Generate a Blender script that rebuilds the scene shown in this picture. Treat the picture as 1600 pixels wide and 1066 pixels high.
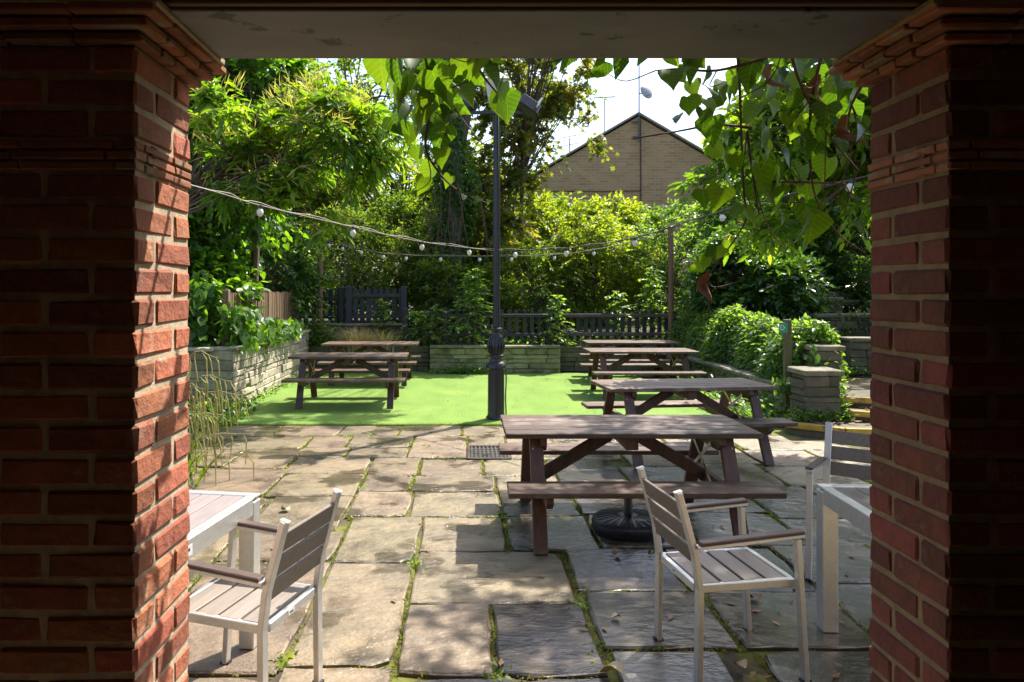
import bpy, bmesh, math, random
import numpy as np
from mathutils import Vector, Matrix, Euler

for o in list(bpy.data.objects): bpy.data.objects.remove(o)
SC = bpy.context.scene
COL = SC.collection
R = math.radians
rnd = random.Random(7)
rng = np.random.default_rng(11)

# ------------------------------------------------------------------ camera, sky, sun, exposure
cam = bpy.data.objects.new('camera', bpy.data.cameras.new('camera')); COL.objects.link(cam)
cam.location = (0, 0, 1.74); cam.rotation_euler = (R(90), 0, 0)
cam.data.sensor_width = 36; cam.data.lens = 24.75
cam.data.shift_x = 0.045; cam.data.shift_y = -0.04875
cam.data.clip_start = 0.05; cam.data.clip_end = 600
SC.camera = cam
SUN = Vector((2.0, 2.21, 4.39)).normalized()
w = bpy.data.worlds.new('World'); SC.world = w; w.use_nodes = True
nt = w.node_tree; bg = nt.nodes['Background']
sky = nt.nodes.new('ShaderNodeTexSky'); sky.sky_type = 'NISHITA'; sky.sun_disc = False
sky.sun_elevation = math.asin(SUN.z); sky.sun_rotation = math.atan2(SUN.x, SUN.y)
sky.air_density = 1.0; sky.dust_density = 2.5; sky.ozone_density = 1.0
nt.links.new(sky.outputs[0], bg.inputs[0]); bg.inputs[1].default_value = 0.15
sl = bpy.data.lights.new('sun', 'SUN'); sl.energy = 4.8; sl.angle = R(0.53); sl.color = (1, 0.95, 0.86)
so = bpy.data.objects.new('sun', sl); COL.objects.link(so); so.rotation_euler = SUN.to_track_quat('Z', 'Y').to_euler()
SC.view_settings.view_transform = 'Standard'; SC.view_settings.look = 'None'
SC.view_settings.exposure = 1.22; SC.view_settings.gamma = 1.0; SC.view_settings.use_curve_mapping = False
try:
    cy = SC.cycles
    cy.max_bounces = 7; cy.diffuse_bounces = 4; cy.glossy_bounces = 3; cy.transmission_bounces = 4; cy.transparent_max_bounces = 6
    cy.use_denoising = True; cy.caustics_reflective = False; cy.caustics_refractive = False; cy.sample_clamp_indirect = 8
except Exception: pass

# ------------------------------------------------------------------ materials
def mat(name, c1, c2=None, scale=8, rough=.7, bump=.0, bscale=None, orand=.0, metal=0, spec=.5, stretch=(1, 1, 1),
        detail=5, c3=None, c3scale=3, c3lo=.5, c3hi=.65, wet=0, wscale=1.2, wlo=.52, wcol=.55, world=False, emit=None, hue=.0, bdist=.01, wrough=.12, c3world=False):
    m = bpy.data.materials.new(name); m.use_nodes = True
    n = m.node_tree.nodes; l = m.node_tree.links; p = n['Principled BSDF']
    def N(t, **k):
        x = n.new(t)
        for a, b in k.items(): setattr(x, a, b)
        return x
    if world: src = N('ShaderNodeNewGeometry').outputs['Position']
    else:
        tc = N('ShaderNodeTexCoord'); oi = N('ShaderNodeObjectInfo')
        ml = N('ShaderNodeMath', operation='MULTIPLY'); l.new(oi.outputs['Random'], ml.inputs[0]); ml.inputs[1].default_value = 37.0
        ad = N('ShaderNodeVectorMath', operation='ADD'); l.new(tc.outputs['Object'], ad.inputs[0]); l.new(ml.outputs[0], ad.inputs[1])
        src = ad.outputs[0]
    mp = N('ShaderNodeMapping'); mp.inputs['Scale'].default_value = stretch; l.new(src, mp.inputs['Vector'])
    def noise(sc, det=detail, vec=None):
        x = N('ShaderNodeTexNoise'); x.inputs['Scale'].default_value = sc; x.inputs['Detail'].default_value = det
        x.inputs['Roughness'].default_value = .62; l.new(vec or mp.outputs[0], x.inputs['Vector']); return x.outputs['Fac']
    def ramp(f, lo, hi):
        x = N('ShaderNodeMapRange'); x.interpolation_type = 'SMOOTHSTEP'
        x.inputs['From Min'].default_value = lo; x.inputs['From Max'].default_value = hi; l.new(f, x.inputs['Value']); return x.outputs[0]
    def mix(f, a, b, blend='MIX'):
        x = N('ShaderNodeMix', data_type='RGBA', blend_type=blend)
        if isinstance(f, (int, float)): x.inputs[0].default_value = f
        else: l.new(f, x.inputs[0])
        for i, v in ((6, a), (7, b)):
            if isinstance(v, tuple): x.inputs[i].default_value = (*v, 1)
            else: l.new(v, x.inputs[i])
        return x.outputs[2]
    col = mix(ramp(noise(scale), .3, .7), c1, c2 or tuple(v * .7 for v in c1))
    if c3: col = mix(ramp(noise(c3scale, 5, N('ShaderNodeNewGeometry').outputs['Position'] if c3world else src), c3lo, c3hi), col, c3)
    if orand:
        oi2 = N('ShaderNodeObjectInfo'); hs = N('ShaderNodeHueSaturation')
        mr = N('ShaderNodeMapRange'); mr.inputs['To Min'].default_value = 1 - orand; mr.inputs['To Max'].default_value = 1 + orand * .6
        l.new(oi2.outputs['Random'], mr.inputs['Value']); l.new(mr.outputs[0], hs.inputs['Value'])
        if hue:
            f1 = N('ShaderNodeMath', operation='MULTIPLY'); l.new(oi2.outputs['Random'], f1.inputs[0]); f1.inputs[1].default_value = 17.3
            f2 = N('ShaderNodeMath', operation='FRACT'); l.new(f1.outputs[0], f2.inputs[0])
            m2 = N('ShaderNodeMapRange'); m2.inputs['To Min'].default_value = .5 - hue; m2.inputs['To Max'].default_value = .5 + hue
            l.new(f2.outputs[0], m2.inputs['Value']); l.new(m2.outputs[0], hs.inputs['Hue'])
        l.new(col, hs.inputs['Color']); col = hs.outputs[0]
    rr = rough
    if wet:
        wf = ramp(noise(wscale, 3, N('ShaderNodeNewGeometry').outputs['Position']), wlo, wlo + .1)
        sc = N('ShaderNodeMath', operation='MULTIPLY'); l.new(wf, sc.inputs[0]); sc.inputs[1].default_value = wet
        col = mix(sc.outputs[0], col, mix(1.0, col, (wcol, wcol, wcol * .98), 'MULTIPLY'))
        mr = N('ShaderNodeMapRange'); mr.inputs['To Min'].default_value = rough; mr.inputs['To Max'].default_value = wrough
        l.new(sc.outputs[0], mr.inputs['Value']); l.new(mr.outputs[0], p.inputs['Roughness'])
    else: p.inputs['Roughness'].default_value = rr
    l.new(col, p.inputs['Base Color'])
    p.inputs['Metallic'].default_value = metal; p.inputs['Specular IOR Level'].default_value = spec
    if emit: p.inputs['Emission Color'].default_value = (*emit[:3], 1); p.inputs['Emission Strength'].default_value = emit[3]
    if bump:
        b = N('ShaderNodeBump'); b.inputs['Strength'].default_value = bump; b.inputs['Distance'].default_value = bdist
        l.new(noise(bscale or scale * 3, 6), b.inputs['Height']); l.new(b.outputs[0], p.inputs['Normal'])
    return m

def leafmat(name, lo, mid, hi, rough=.45, trans=.45, ty=1.5, spec=.4):
    m = bpy.data.materials.new(name); m.use_nodes = True
    n = m.node_tree.nodes; l = m.node_tree.links; p = n['Principled BSDF']; out = n['Material Output']
    a = n.new('ShaderNodeAttribute'); a.attribute_name = 'tint'
    r = n.new('ShaderNodeValToRGB'); l.new(a.outputs['Fac'], r.inputs[0])
    r.color_ramp.elements[0].color = (*lo, 1); r.color_ramp.elements[1].color = (*hi, 1)
    e = r.color_ramp.elements.new(.5); e.color = (*mid, 1)
    l.new(r.outputs[0], p.inputs['Base Color']); p.inputs['Roughness'].default_value = rough; p.inputs['Specular IOR Level'].default_value = spec
    t = n.new('ShaderNodeBsdfTranslucent'); mx = n.new('ShaderNodeMix'); mx.data_type = 'RGBA'; mx.blend_type = 'MULTIPLY'; mx.inputs[0].default_value = 1
    l.new(r.outputs[0], mx.inputs[6]); mx.inputs[7].default_value = (2.05 * ty, 2.0 * ty, .6, 1); l.new(mx.outputs[2], t.inputs['Color'])
    ms = n.new('ShaderNodeMixShader'); ms.inputs[0].default_value = trans
    l.new(p.outputs[0], ms.inputs[1]); l.new(t.outputs[0], ms.inputs[2]); l.new(ms.outputs[0], out.inputs['Surface'])
    return m

M = {}
M['brick'] = mat('red_brick', (.43, .138, .068), (.27, .080, .042), 11, .9, .8, 42, .42, c3=(.46, .25, .15), c3scale=11, c3lo=.55, c3hi=.74, hue=.010, bdist=.009, detail=8)
M['brickshade'] = mat('shade_toned_red_brick', (.21, .058, .029), (.13, .034, .020), 11, .9, .8, 42, .42, c3=(.26, .12, .07), c3scale=11, c3lo=.56, c3hi=.74, hue=.010, bdist=.009, detail=8)  # darker copy of the red brick: right pillar's shade put into the colour
M['mortarshade'] = mat('shade_toned_mortar', (.30, .20, .095), (.20, .14, .07), 25, .95, .6, 90, bdist=.004)  # mortar darkened likewise, for the shaded right pillar
M['brick_tile'] = mat('clay_tile', (.36, .13, .06), (.25, .09, .04), 12, .85, .4, 70, .3, c3=(.30, .22, .13), c3scale=8, bdist=.004)
M['mortar'] = mat('lime_mortar', (.52, .41, .28), (.37, .29, .20), 25, .95, .6, 90, bdist=.004)
M['soffit'] = mat('grey_painted_soffit', (.19, .185, .178), (.115, .112, .108), 2.6, .6, .15, 60, c3=(.02, .02, .02), c3scale=6, c3lo=.615, c3hi=.66, stretch=(.8, 1.5, 1), bdist=.003)
M['fascia'] = mat('brown_painted_board', (.20, .12, .06), (.15, .09, .045), 4, .6, .1, 40, stretch=(.3, 1, 1))
M['plaster'] = mat('porch_plaster', (.50, .40, .31), None, 3, .9)
M['porchfloor'] = mat('porch_floor', (.36, .29, .21), None, 3, .8)
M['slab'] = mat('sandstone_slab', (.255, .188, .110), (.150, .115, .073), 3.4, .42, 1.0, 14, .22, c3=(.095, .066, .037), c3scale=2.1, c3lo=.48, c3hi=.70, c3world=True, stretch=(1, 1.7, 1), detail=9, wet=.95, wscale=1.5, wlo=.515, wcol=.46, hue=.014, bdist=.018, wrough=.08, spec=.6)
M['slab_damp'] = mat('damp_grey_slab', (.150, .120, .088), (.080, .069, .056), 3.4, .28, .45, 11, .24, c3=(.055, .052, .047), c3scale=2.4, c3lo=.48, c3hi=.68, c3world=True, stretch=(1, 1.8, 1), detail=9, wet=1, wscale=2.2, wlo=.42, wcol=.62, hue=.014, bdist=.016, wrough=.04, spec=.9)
M['soil'] = mat('mossy_joint_soil', (.085, .065, .035), (.04, .03, .02), 14, .95, .8, 40, c3=(.12, .125, .018), c3scale=3.5, c3lo=.42, c3hi=.52, bdist=.01)
M['earth'] = mat('bed_earth', (.06, .045, .028), (.035, .028, .018), 6, .95, .8, 30, c3=(.04, .07, .015), c3scale=2, bdist=.02)
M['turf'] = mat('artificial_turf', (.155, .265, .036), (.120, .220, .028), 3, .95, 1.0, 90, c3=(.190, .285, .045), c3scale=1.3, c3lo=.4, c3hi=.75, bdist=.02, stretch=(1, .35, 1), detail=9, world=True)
M['wood'] = mat('stained_picnic_wood', (.135, .074, .046), (.068, .037, .025), 7, .5, .6, 34, .38, stretch=(.3, 7, 7), c3=(.20, .155, .12), c3scale=4, c3lo=.5, c3hi=.72, bdist=.004, detail=8)
M['woodleg'] = mat('stained_leg_wood', (.110, .050, .030), (.060, .028, .018), 7, .55, .5, 34, .3, stretch=(4, 4, .4), c3=(.16, .10, .07), c3scale=5, c3lo=.56, c3hi=.75, bdist=.004, detail=8)
M['galv'] = mat('galvanised_strap', (.55, .54, .5), None, 20, .4, metal=.8)
M['alu'] = mat('brushed_aluminium', (.70, .69, .66), (.62, .61, .58), 30, .38, .08, 120, metal=.75, spec=.5)
M['polywood'] = mat('taupe_slat', (.27, .225, .19), (.21, .175, .15), 10, .5, .3, 40, .12, stretch=(5, .5, 5), bdist=.003)
M['slatdark'] = mat('grey_brown_slat', (.185, .148, .115), (.135, .108, .084), 10, .5, .3, 40, .12, stretch=(5, 5, 5), bdist=.003)
M['armdark'] = mat('armrest_brown', (.10, .065, .05), (.07, .045, .035), 10, .45, .2, 40, stretch=(.5, 5, 5))
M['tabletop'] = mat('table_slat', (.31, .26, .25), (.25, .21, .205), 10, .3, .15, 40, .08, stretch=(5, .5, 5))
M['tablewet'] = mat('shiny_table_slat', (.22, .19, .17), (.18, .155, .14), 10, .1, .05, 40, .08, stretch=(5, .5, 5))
M['sticker'] = mat('pale_sticker', (.75, .75, .74), None, 5, .5)
M['stickerink'] = mat('sticker_ink', (.05, .05, .06), None, 5, .6)
M['blackpaint'] = mat('black_gloss_paint', (.012, .013, .016), (.02, .02, .024), 15, .32, .3, 40, c3=(.30, .30, .32), c3scale=14, c3lo=.72, c3hi=.76, bdist=.004)
M['blackfence'] = mat('black_fence_stain', (.022, .021, .023), (.035, .033, .034), 8, .55, .3, 40, .25, stretch=(4, 4, .5))
M['bluefence'] = mat('blue_black_fence_stain', (.022, .026, .040), (.035, .04, .055), 8, .5, .3, 40, .25, stretch=(4, 4, .5))
M['rail'] = mat('weathered_rail', (.11, .085, .07), (.07, .055, .048), 8, .65, .3, 40, .2, stretch=(.5, 4, 4))
M['brownfence'] = mat('brown_picket_wood', (.24, .15, .085), (.15, .09, .05), 8, .8, .4, 40, .3, stretch=(5, 5, .5), bdist=.004)
M['post'] = mat('brown_post_wood', (.24, .13, .075), (.15, .08, .05), 8, .7, .3, 40, stretch=(5, 5, .4))
M['greenpost'] = mat('mossy_post_wood', (.14, .12, .05), (.09, .075, .04), 8, .8, .3, 40, stretch=(5, 5, .4))
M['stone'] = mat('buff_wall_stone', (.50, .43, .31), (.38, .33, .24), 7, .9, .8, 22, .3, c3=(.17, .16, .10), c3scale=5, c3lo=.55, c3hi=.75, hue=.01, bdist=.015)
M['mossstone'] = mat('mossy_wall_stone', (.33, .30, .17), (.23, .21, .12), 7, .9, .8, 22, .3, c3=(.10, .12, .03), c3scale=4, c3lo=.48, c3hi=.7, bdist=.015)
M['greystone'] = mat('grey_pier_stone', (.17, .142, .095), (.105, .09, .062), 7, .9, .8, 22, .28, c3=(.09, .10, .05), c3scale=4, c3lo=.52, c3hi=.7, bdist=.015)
M['wallcore'] = mat('wall_core_mortar', (.17, .145, .10), (.10, .085, .06), 12, .95, .5, 40)
M['yellow'] = mat('worn_yellow_paint', (.55, .34, .05), (.42, .26, .05), 10, .7, .4, 30, c3=(.16, .12, .07), c3scale=6, c3lo=.56, c3hi=.66)
M['cap'] = mat('lichen_coping', (.26, .23, .16), (.17, .15, .105), 8, .9, .6, 25, .15, c3=(.14, .13, .09), c3scale=5, bdist=.01)
M['wire'] = mat('festoon_cable', (.26, .20, .17), None, 20, .6)
M['wiredark'] = mat('festoon_cable_dark', (.03, .03, .03), None, 20, .5)
M['bulb'] = mat('frosted_bulb', (.85, .80, .68), None, 5, .25)
M['lampwhite'] = mat('lantern_frosted_glass', (.75, .74, .68), None, 5, .3)
M['green'] = mat('green_sign', (.03, .32, .16), None, 5, .4)
M['white'] = mat('white_print', (.8, .8, .8), None, 5, .5)
M['iron'] = mat('cast_iron', (.09, .075, .06), (.06, .05, .04), 20, .5, .3, 60, metal=.5)
M['plastic'] = mat('black_plastic', (.016, .017, .02), None, 20, .38, .2, 60)
M['bark'] = mat('bark', (.14, .105, .075), (.07, .055, .04), 10, .95, .8, 25, stretch=(3, 3, .6), bdist=.02)
M['stem'] = mat('vine_stem', (.12, .065, .04), (.07, .04, .025), 20, .8, .3, 60)
M['roof'] = mat('concrete_tile', (.42, .34, .26), (.32, .26, .20), 6, .9, .4, 20)
M['grey'] = mat('grey_dish', (.42, .43, .45), None, 8, .4)
M['mast'] = mat('aerial_metal', (.12, .12, .12), None, 8, .5, metal=.4)
M['deadleaf'] = mat('dead_leaf', (.34, .19, .09), (.22, .11, .05), 25, .8, .3, 60, .3)
M['paleleaf'] = mat('pale_dead_leaf', (.55, .45, .26), (.42, .32, .17), 25, .7, .3, 60, .2)
M['stump'] = mat('stump', (.09, .07, .045), (.05, .04, .03), 6, .95, .8, 20)

def brickwall_mat():
    m = bpy.data.materials.new('tan_house_brick'); m.use_nodes = True
    n = m.node_tree.nodes; l = m.node_tree.links; p = n['Principled BSDF']
    tc = n.new('ShaderNodeTexCoord'); sx = n.new('ShaderNodeSeparateXYZ'); cx = n.new('ShaderNodeCombineXYZ')
    l.new(tc.outputs['Object'], sx.inputs[0]); ad = n.new('ShaderNodeMath'); l.new(sx.outputs[0], ad.inputs[0]); l.new(sx.outputs[1], ad.inputs[1])
    l.new(ad.outputs[0], cx.inputs[0]); l.new(sx.outputs[2], cx.inputs[1])
    b = n.new('ShaderNodeTexBrick'); l.new(cx.outputs[0], b.inputs['Vector'])
    b.inputs['Color1'].default_value = (.58, .35, .17, 1); b.inputs['Color2'].default_value = (.44, .24, .105, 1); b.inputs['Mortar'].default_value = (.52, .40, .26, 1)
    b.inputs['Scale'].default_value = 1; b.inputs['Brick Width'].default_value = .34; b.inputs['Row Height'].default_value = .112; b.inputs['Mortar Size'].default_value = .014
    b.inputs['Bias'].default_value = -.1
    ns = n.new('ShaderNodeTexNoise'); ns.inputs['Scale'].default_value = 1.2; l.new(tc.outputs['Object'], ns.inputs['Vector'])
    mx = n.new('ShaderNodeMix'); mx.data_type = 'RGBA'; mx.blend_type = 'MULTIPLY'; l.new(ns.outputs['Fac'], mx.inputs[0]); l.new(b.outputs['Color'], mx.inputs[6]); mx.inputs[7].default_value = (.75, .72, .7, 1)
    l.new(mx.outputs[2], p.inputs['Base Color']); p.inputs['Roughness'].default_value = .9
    return m
M['housebrick'] = brickwall_mat()

L = {}
L['ivy'] = leafmat('ivy_leaf', (.025, .065, .012), (.055, .125, .020), (.110, .190, .028), .36, .48, 1.6)
L['chestnut'] = leafmat('chestnut_leaf', (.040, .095, .013), (.085, .155, .020), (.160, .220, .030), .36, .5, 1.6)
L['catkin'] = leafmat('catkin', (.36, .34, .10), (.46, .43, .14), (.55, .50, .20), .7, .4, .8)
L['maple'] = leafmat('maple_leaf', (.055, .085, .020), (.110, .140, .030), (.215, .185, .038), .40, .45, 1.25)
L['yew'] = leafmat('yew_leaf', (.032, .066, .012), (.068, .118, .018), (.135, .170, .030), .42, .5, 1.7)
L['goldshrub'] = leafmat('gold_shrub_leaf', (.070, .115, .016), (.120, .170, .024), (.210, .225, .035), .42, .52, 1.6)
L['laurel'] = leafmat('laurel_leaf', (.020, .055, .013), (.038, .090, .020), (.075, .140, .030), .28, .38, spec=.6)
L['elder'] = leafmat('elder_leaf', (.050, .105, .028), (.090, .160, .048), (.150, .225, .080), .33, .48, 1.5)
L['grapevine'] = leafmat('climber_leaf', (.020, .055, .008), (.040, .090, .012), (.075, .130, .015), .38, .45, 1.7)
L['pale'] = leafmat('pale_tree_leaf', (.065, .100, .028), (.110, .150, .042), (.165, .195, .060), .45, .52, 1.6)
L['hay'] = leafmat('dry_stem', (.38, .30, .16), (.52, .42, .25), (.62, .53, .34), .8, .3, .6)
L['sedge'] = leafmat('sedge_stem', (.18, .19, .05), (.32, .30, .10), (.48, .40, .20), .6, .35, .8)
L['weed'] = leafmat('weed_leaf', (.060, .110, .012), (.110, .170, .018), (.170, .210, .025), .5, .4)
L['moss'] = leafmat('moss_tuft', (.080, .085, .010), (.130, .135, .014), (.190, .180, .020), .8, .2)

def veins(m):
    n = m.node_tree.nodes; l = m.node_tree.links; p = n['Principled BSDF']; mixes = [x for x in n if x.type == 'MIX']
    tc = n.new('ShaderNodeTexCoord'); sx = n.new('ShaderNodeSeparateXYZ'); l.new(tc.outputs['Object'], sx.inputs[0])
    def MA(op, a, b=None):
        x = n.new('ShaderNodeMath'); x.operation = op
        for i, v in enumerate((a, b)):
            if v is None: continue
            if isinstance(v, (int, float)): x.inputs[i].default_value = v
            else: l.new(v, x.inputs[i])
        return x.outputs[0]
    ax = MA('ABSOLUTE', sx.outputs[0]); d = MA('SUBTRACT', sx.outputs[1], MA('MULTIPLY', ax, .75))
    f = MA('ABSOLUTE', MA('SUBTRACT', MA('FRACT', MA('MULTIPLY', d, 5.2)), .5)); side = MA('LESS_THAN', f, .05); mid = MA('LESS_THAN', ax, .012)
    v = MA('MULTIPLY', MA('MAXIMUM', side, mid), .45)
    nz = n.new('ShaderNodeTexNoise'); nz.inputs['Scale'].default_value = 4; l.new(tc.outputs['Object'], nz.inputs['Vector'])
    src = p.inputs['Base Color'].links[0].from_socket
    b = n.new('ShaderNodeMix'); b.data_type = 'RGBA'; l.new(v, b.inputs[0]); l.new(src, b.inputs[6]); b.inputs[7].default_value = (.17, .21, .06, 1)
    c = n.new('ShaderNodeMix'); c.data_type = 'RGBA'; c.blend_type = 'MULTIPLY'; c.inputs[0].default_value = .7; l.new(b.outputs[2], c.inputs[6]); l.new(nz.outputs['Color'], c.inputs[7])
    g = n.new('ShaderNodeMix'); g.data_type = 'RGBA'; g.inputs[0].default_value = .5; l.new(b.outputs[2], g.inputs[6]); l.new(c.outputs[2], g.inputs[7])
    l.new(g.outputs[2], p.inputs['Base Color']); l.new(g.outputs[2], mixes[0].inputs[6])
veins(L['grapevine'])

# ------------------------------------------------------------------ mesh helpers
def link(name, me, m=None, parent=None):
    o = bpy.data.objects.new(name, me); COL.objects.link(o)
    if me is not None and m is not None and len(me.materials) == 0: me.materials.append(m)
    if parent is not None: o.parent = parent
    return o
def tag(o, label=None, cat=None, group=None, kind=None):
    for k, v in (('label', label), ('category', cat), ('group', group), ('kind', kind)):
        if v: o[k] = v
    return o
def thing(name, label, cat, loc=(0, 0, 0), rz=0, group=None):
    o = bpy.data.objects.new(name, None); COL.objects.link(o); o.location = loc; o.rotation_euler = (0, 0, rz); o.empty_display_size = .1
    return tag(o, label, cat, group)
KIDS = {}
def dup(root, loc, rz, label, group=None):
    r = root.copy(); COL.objects.link(r); r.location = loc; r.rotation_euler = (0, 0, rz); r['label'] = label
    if group: r['group'] = group
    for ch in root.children:
        c = ch.copy(); COL.objects.link(c); c.parent = r
        for g in ch.children:
            d = g.copy(); COL.objects.link(d); d.parent = c
    return r

class MB:
    def __init__(s): s.v = []; s.f = []
    def add(s, vs, fs):
        b = len(s.v); s.v += [tuple(v) for v in vs]; s.f += [tuple(i + b for i in f) for f in fs]; return s
    def box(s, c, d, rot=None, bev=0):
        x, y, z = (q / 2 for q in d); mt = (Euler(rot).to_matrix() if isinstance(rot, tuple) else rot) if rot is not None else None
        if bev:
            bm = bmesh.new(); bmesh.ops.create_cube(bm, size=1)
            for v in bm.verts: v.co = Vector((v.co.x * d[0], v.co.y * d[1], v.co.z * d[2]))
            bmesh.ops.bevel(bm, geom=bm.edges[:], offset=bev, segments=1, affect='EDGES', profile=.5)
            bm.verts.index_update(); vs = [v.co.copy() for v in bm.verts]; fs = [[v.index for v in f.verts] for f in bm.faces]; bm.free()
        else:
            vs = [Vector(p) for p in ((-x, -y, -z), (x, -y, -z), (x, y, -z), (-x, y, -z), (-x, -y, z), (x, -y, z), (x, y, z), (-x, y, z))]
            fs = [(0, 3, 2, 1), (4, 5, 6, 7), (0, 1, 5, 4), (1, 2, 6, 5), (2, 3, 7, 6), (3, 0, 4, 7)]
        c = Vector(c)
        return s.add([(mt @ v if mt else v) + c for v in vs], fs)
    def bar(s, a, b, wd, th, up=(0, 0, 1), bev=0):
        a = Vector(a); b = Vector(b); d = b - a; y = d.normalized(); x = y.cross(Vector(up))
        if x.length < 1e-4: x = y.cross(Vector((1, 0, 0)))
        x.normalize(); z = x.cross(y); mt = Matrix((x, y, z)).transposed()
        return s.box((a + b) / 2, (wd, d.length, th), mt, bev)
    def tube(s, pts, rad, n=8, cap=True):
        pts = [Vector(p) for p in pts]; b = len(s.v)
        if isinstance(rad, (int, float)): rad = [rad] * len(pts)
        ref = Vector((0.31, .17, .93))
        for i, p in enumerate(pts):
            t = (pts[min(i + 1, len(pts) - 1)] - pts[max(i - 1, 0)]).normalized()
            x = t.cross(ref)
            if x.length < .05: x = t.cross(Vector((1, 0, 0)))
            x.normalize(); y = t.cross(x)
            for k in range(n):
                a = 2 * math.pi * k / n; s.v.append(tuple(p + (x * math.cos(a) + y * math.sin(a)) * rad[i]))
        for i in range(len(pts) - 1):
            for k in range(n):
                s.f.append((b + i * n + k, b + i * n + (k + 1) % n, b + (i + 1) * n + (k + 1) % n, b + (i + 1) * n + k))
        if cap:
            s.f.append(tuple(b + k for k in range(n))[::-1]); s.f.append(tuple(b + (len(pts) - 1) * n + k for k in range(n)))
        return s
    def lathe(s, prof, c=(0, 0, 0), n=20):
        b = len(s.v); c = Vector(c)
        for r, z in prof:
            for k in range(n):
                a = 2 * math.pi * k / n; s.v.append((c.x + r * math.cos(a), c.y + r * math.sin(a), c.z + z))
        for i in range(len(prof) - 1):
            for k in range(n): s.f.append((b + i * n + k, b + i * n + (k + 1) % n, b + (i + 1) * n + (k + 1) % n, b + (i + 1) * n + k))
        s.f.append(tuple(b + k for k in range(n))[::-1]); s.f.append(tuple(b + (len(prof) - 1) * n + k for k in range(n)))
        return s
    def prism(s, poly, z0, z1, axis='z'):
        n = len(poly); mk = {'z': lambda p, z: (p[0], p[1], z), 'y': lambda p, z: (p[0], z, p[1]), 'x': lambda p, z: (z, p[0], p[1])}[axis]
        vs = [mk(p, z0) for p in poly] + [mk(p, z1) for p in poly]
        fs = [tuple(range(n))[::-1], tuple(range(n, 2 * n))] + [(i, (i + 1) % n, n + (i + 1) % n, n + i) for i in range(n)]
        return s.add(vs, fs)
    def mesh(s, name, m=None, smooth=False, jit=0):
        if jit: s.v = [tuple(q + rnd.uniform(-jit, jit) for q in v) for v in s.v]
        me = bpy.data.meshes.new(name); me.from_pydata(s.v, [], s.f); me.update()
        bm = bmesh.new(); bm.from_mesh(me); bmesh.ops.recalc_face_normals(bm, faces=bm.faces); bm.to_mesh(me); bm.free()
        if smooth:
            me.shade_smooth()
            try: me.set_sharp_from_angle(angle=R(40))
            except Exception: pass
        if m: me.materials.append(m)
        return me
    def build(s, name, m, parent=None, smooth=False, jit=0): return link(name, s.mesh(name, m, smooth, jit), None, parent)

def sheet(name, poly, z, m, kind='structure'):
    me = bpy.data.meshes.new(name); me.from_pydata([(x, y, z) for x, y in poly], [], [tuple(range(len(poly)))]); me.update(); me.materials.append(m)
    return tag(link(name, me), kind=kind)

# ------------------------------------------------------------------ foliage helpers
def T(vs, fs): return np.array(vs, float), fs
TM = {
 'heart': T([(0, 0, 0), (-.2, -.16, .05), (-.46, -.02, .10), (-.48, .28, .09), (-.27, .65, .04), (0, 1, -.12), (.27, .65, .04), (.48, .28, .09), (.46, -.02, .10), (.2, -.16, .05), (0, .45, -.03)],
            [(0, 10, 3, 2, 1), (10, 5, 4, 3), (0, 9, 8, 7, 10), (10, 7, 6, 5)]),
 'lance': T([(0, 0, 0), (-.15, .3, .05), (-.15, .62, .02), (0, 1, -.16), (.15, .62, .02), (.15, .3, .05)], [(0, 3, 2, 1), (0, 5, 4, 3)]),
 'oval': T([(0, 0, 0), (-.24, .3, .06), (-.22, .65, .04), (0, 1, -.05), (.22, .65, .04), (.24, .3, .06)], [(0, 3, 2, 1), (0, 5, 4, 3)]),
 'palm': T([(0, 0, 0), (-.5, .05, .08), (-.28, .32, .03), (-.48, .75, .06), (-.12, .62, 0), (0, 1.05, -.06), (.12, .62, 0), (.48, .75, .06), (.28, .32, .03), (.5, .05, .08)],
           [(0, 2, 1), (0, 4, 3, 2), (0, 5, 4), (0, 6, 5), (0, 8, 7, 6), (0, 9, 8)]),
 'diam': T([(0, 0, 0), (-.22, .5, .05), (0, 1, -.05), (.22, .5, .05)], [(0, 3, 2, 1)]),
 'strand': T([(-.026, 0, 0), (.026, 0, 0), (.03, .5, -.06), (-.03, .5, -.06), (.0, 1, -.25)], [(0, 1, 2, 3), (3, 2, 4)]),
}
def nrm(a): return a / np.maximum(np.linalg.norm(a, axis=-1, keepdims=True), 1e-9)
def rdir(n): return nrm(rng.normal(size=(n, 3)))
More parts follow.
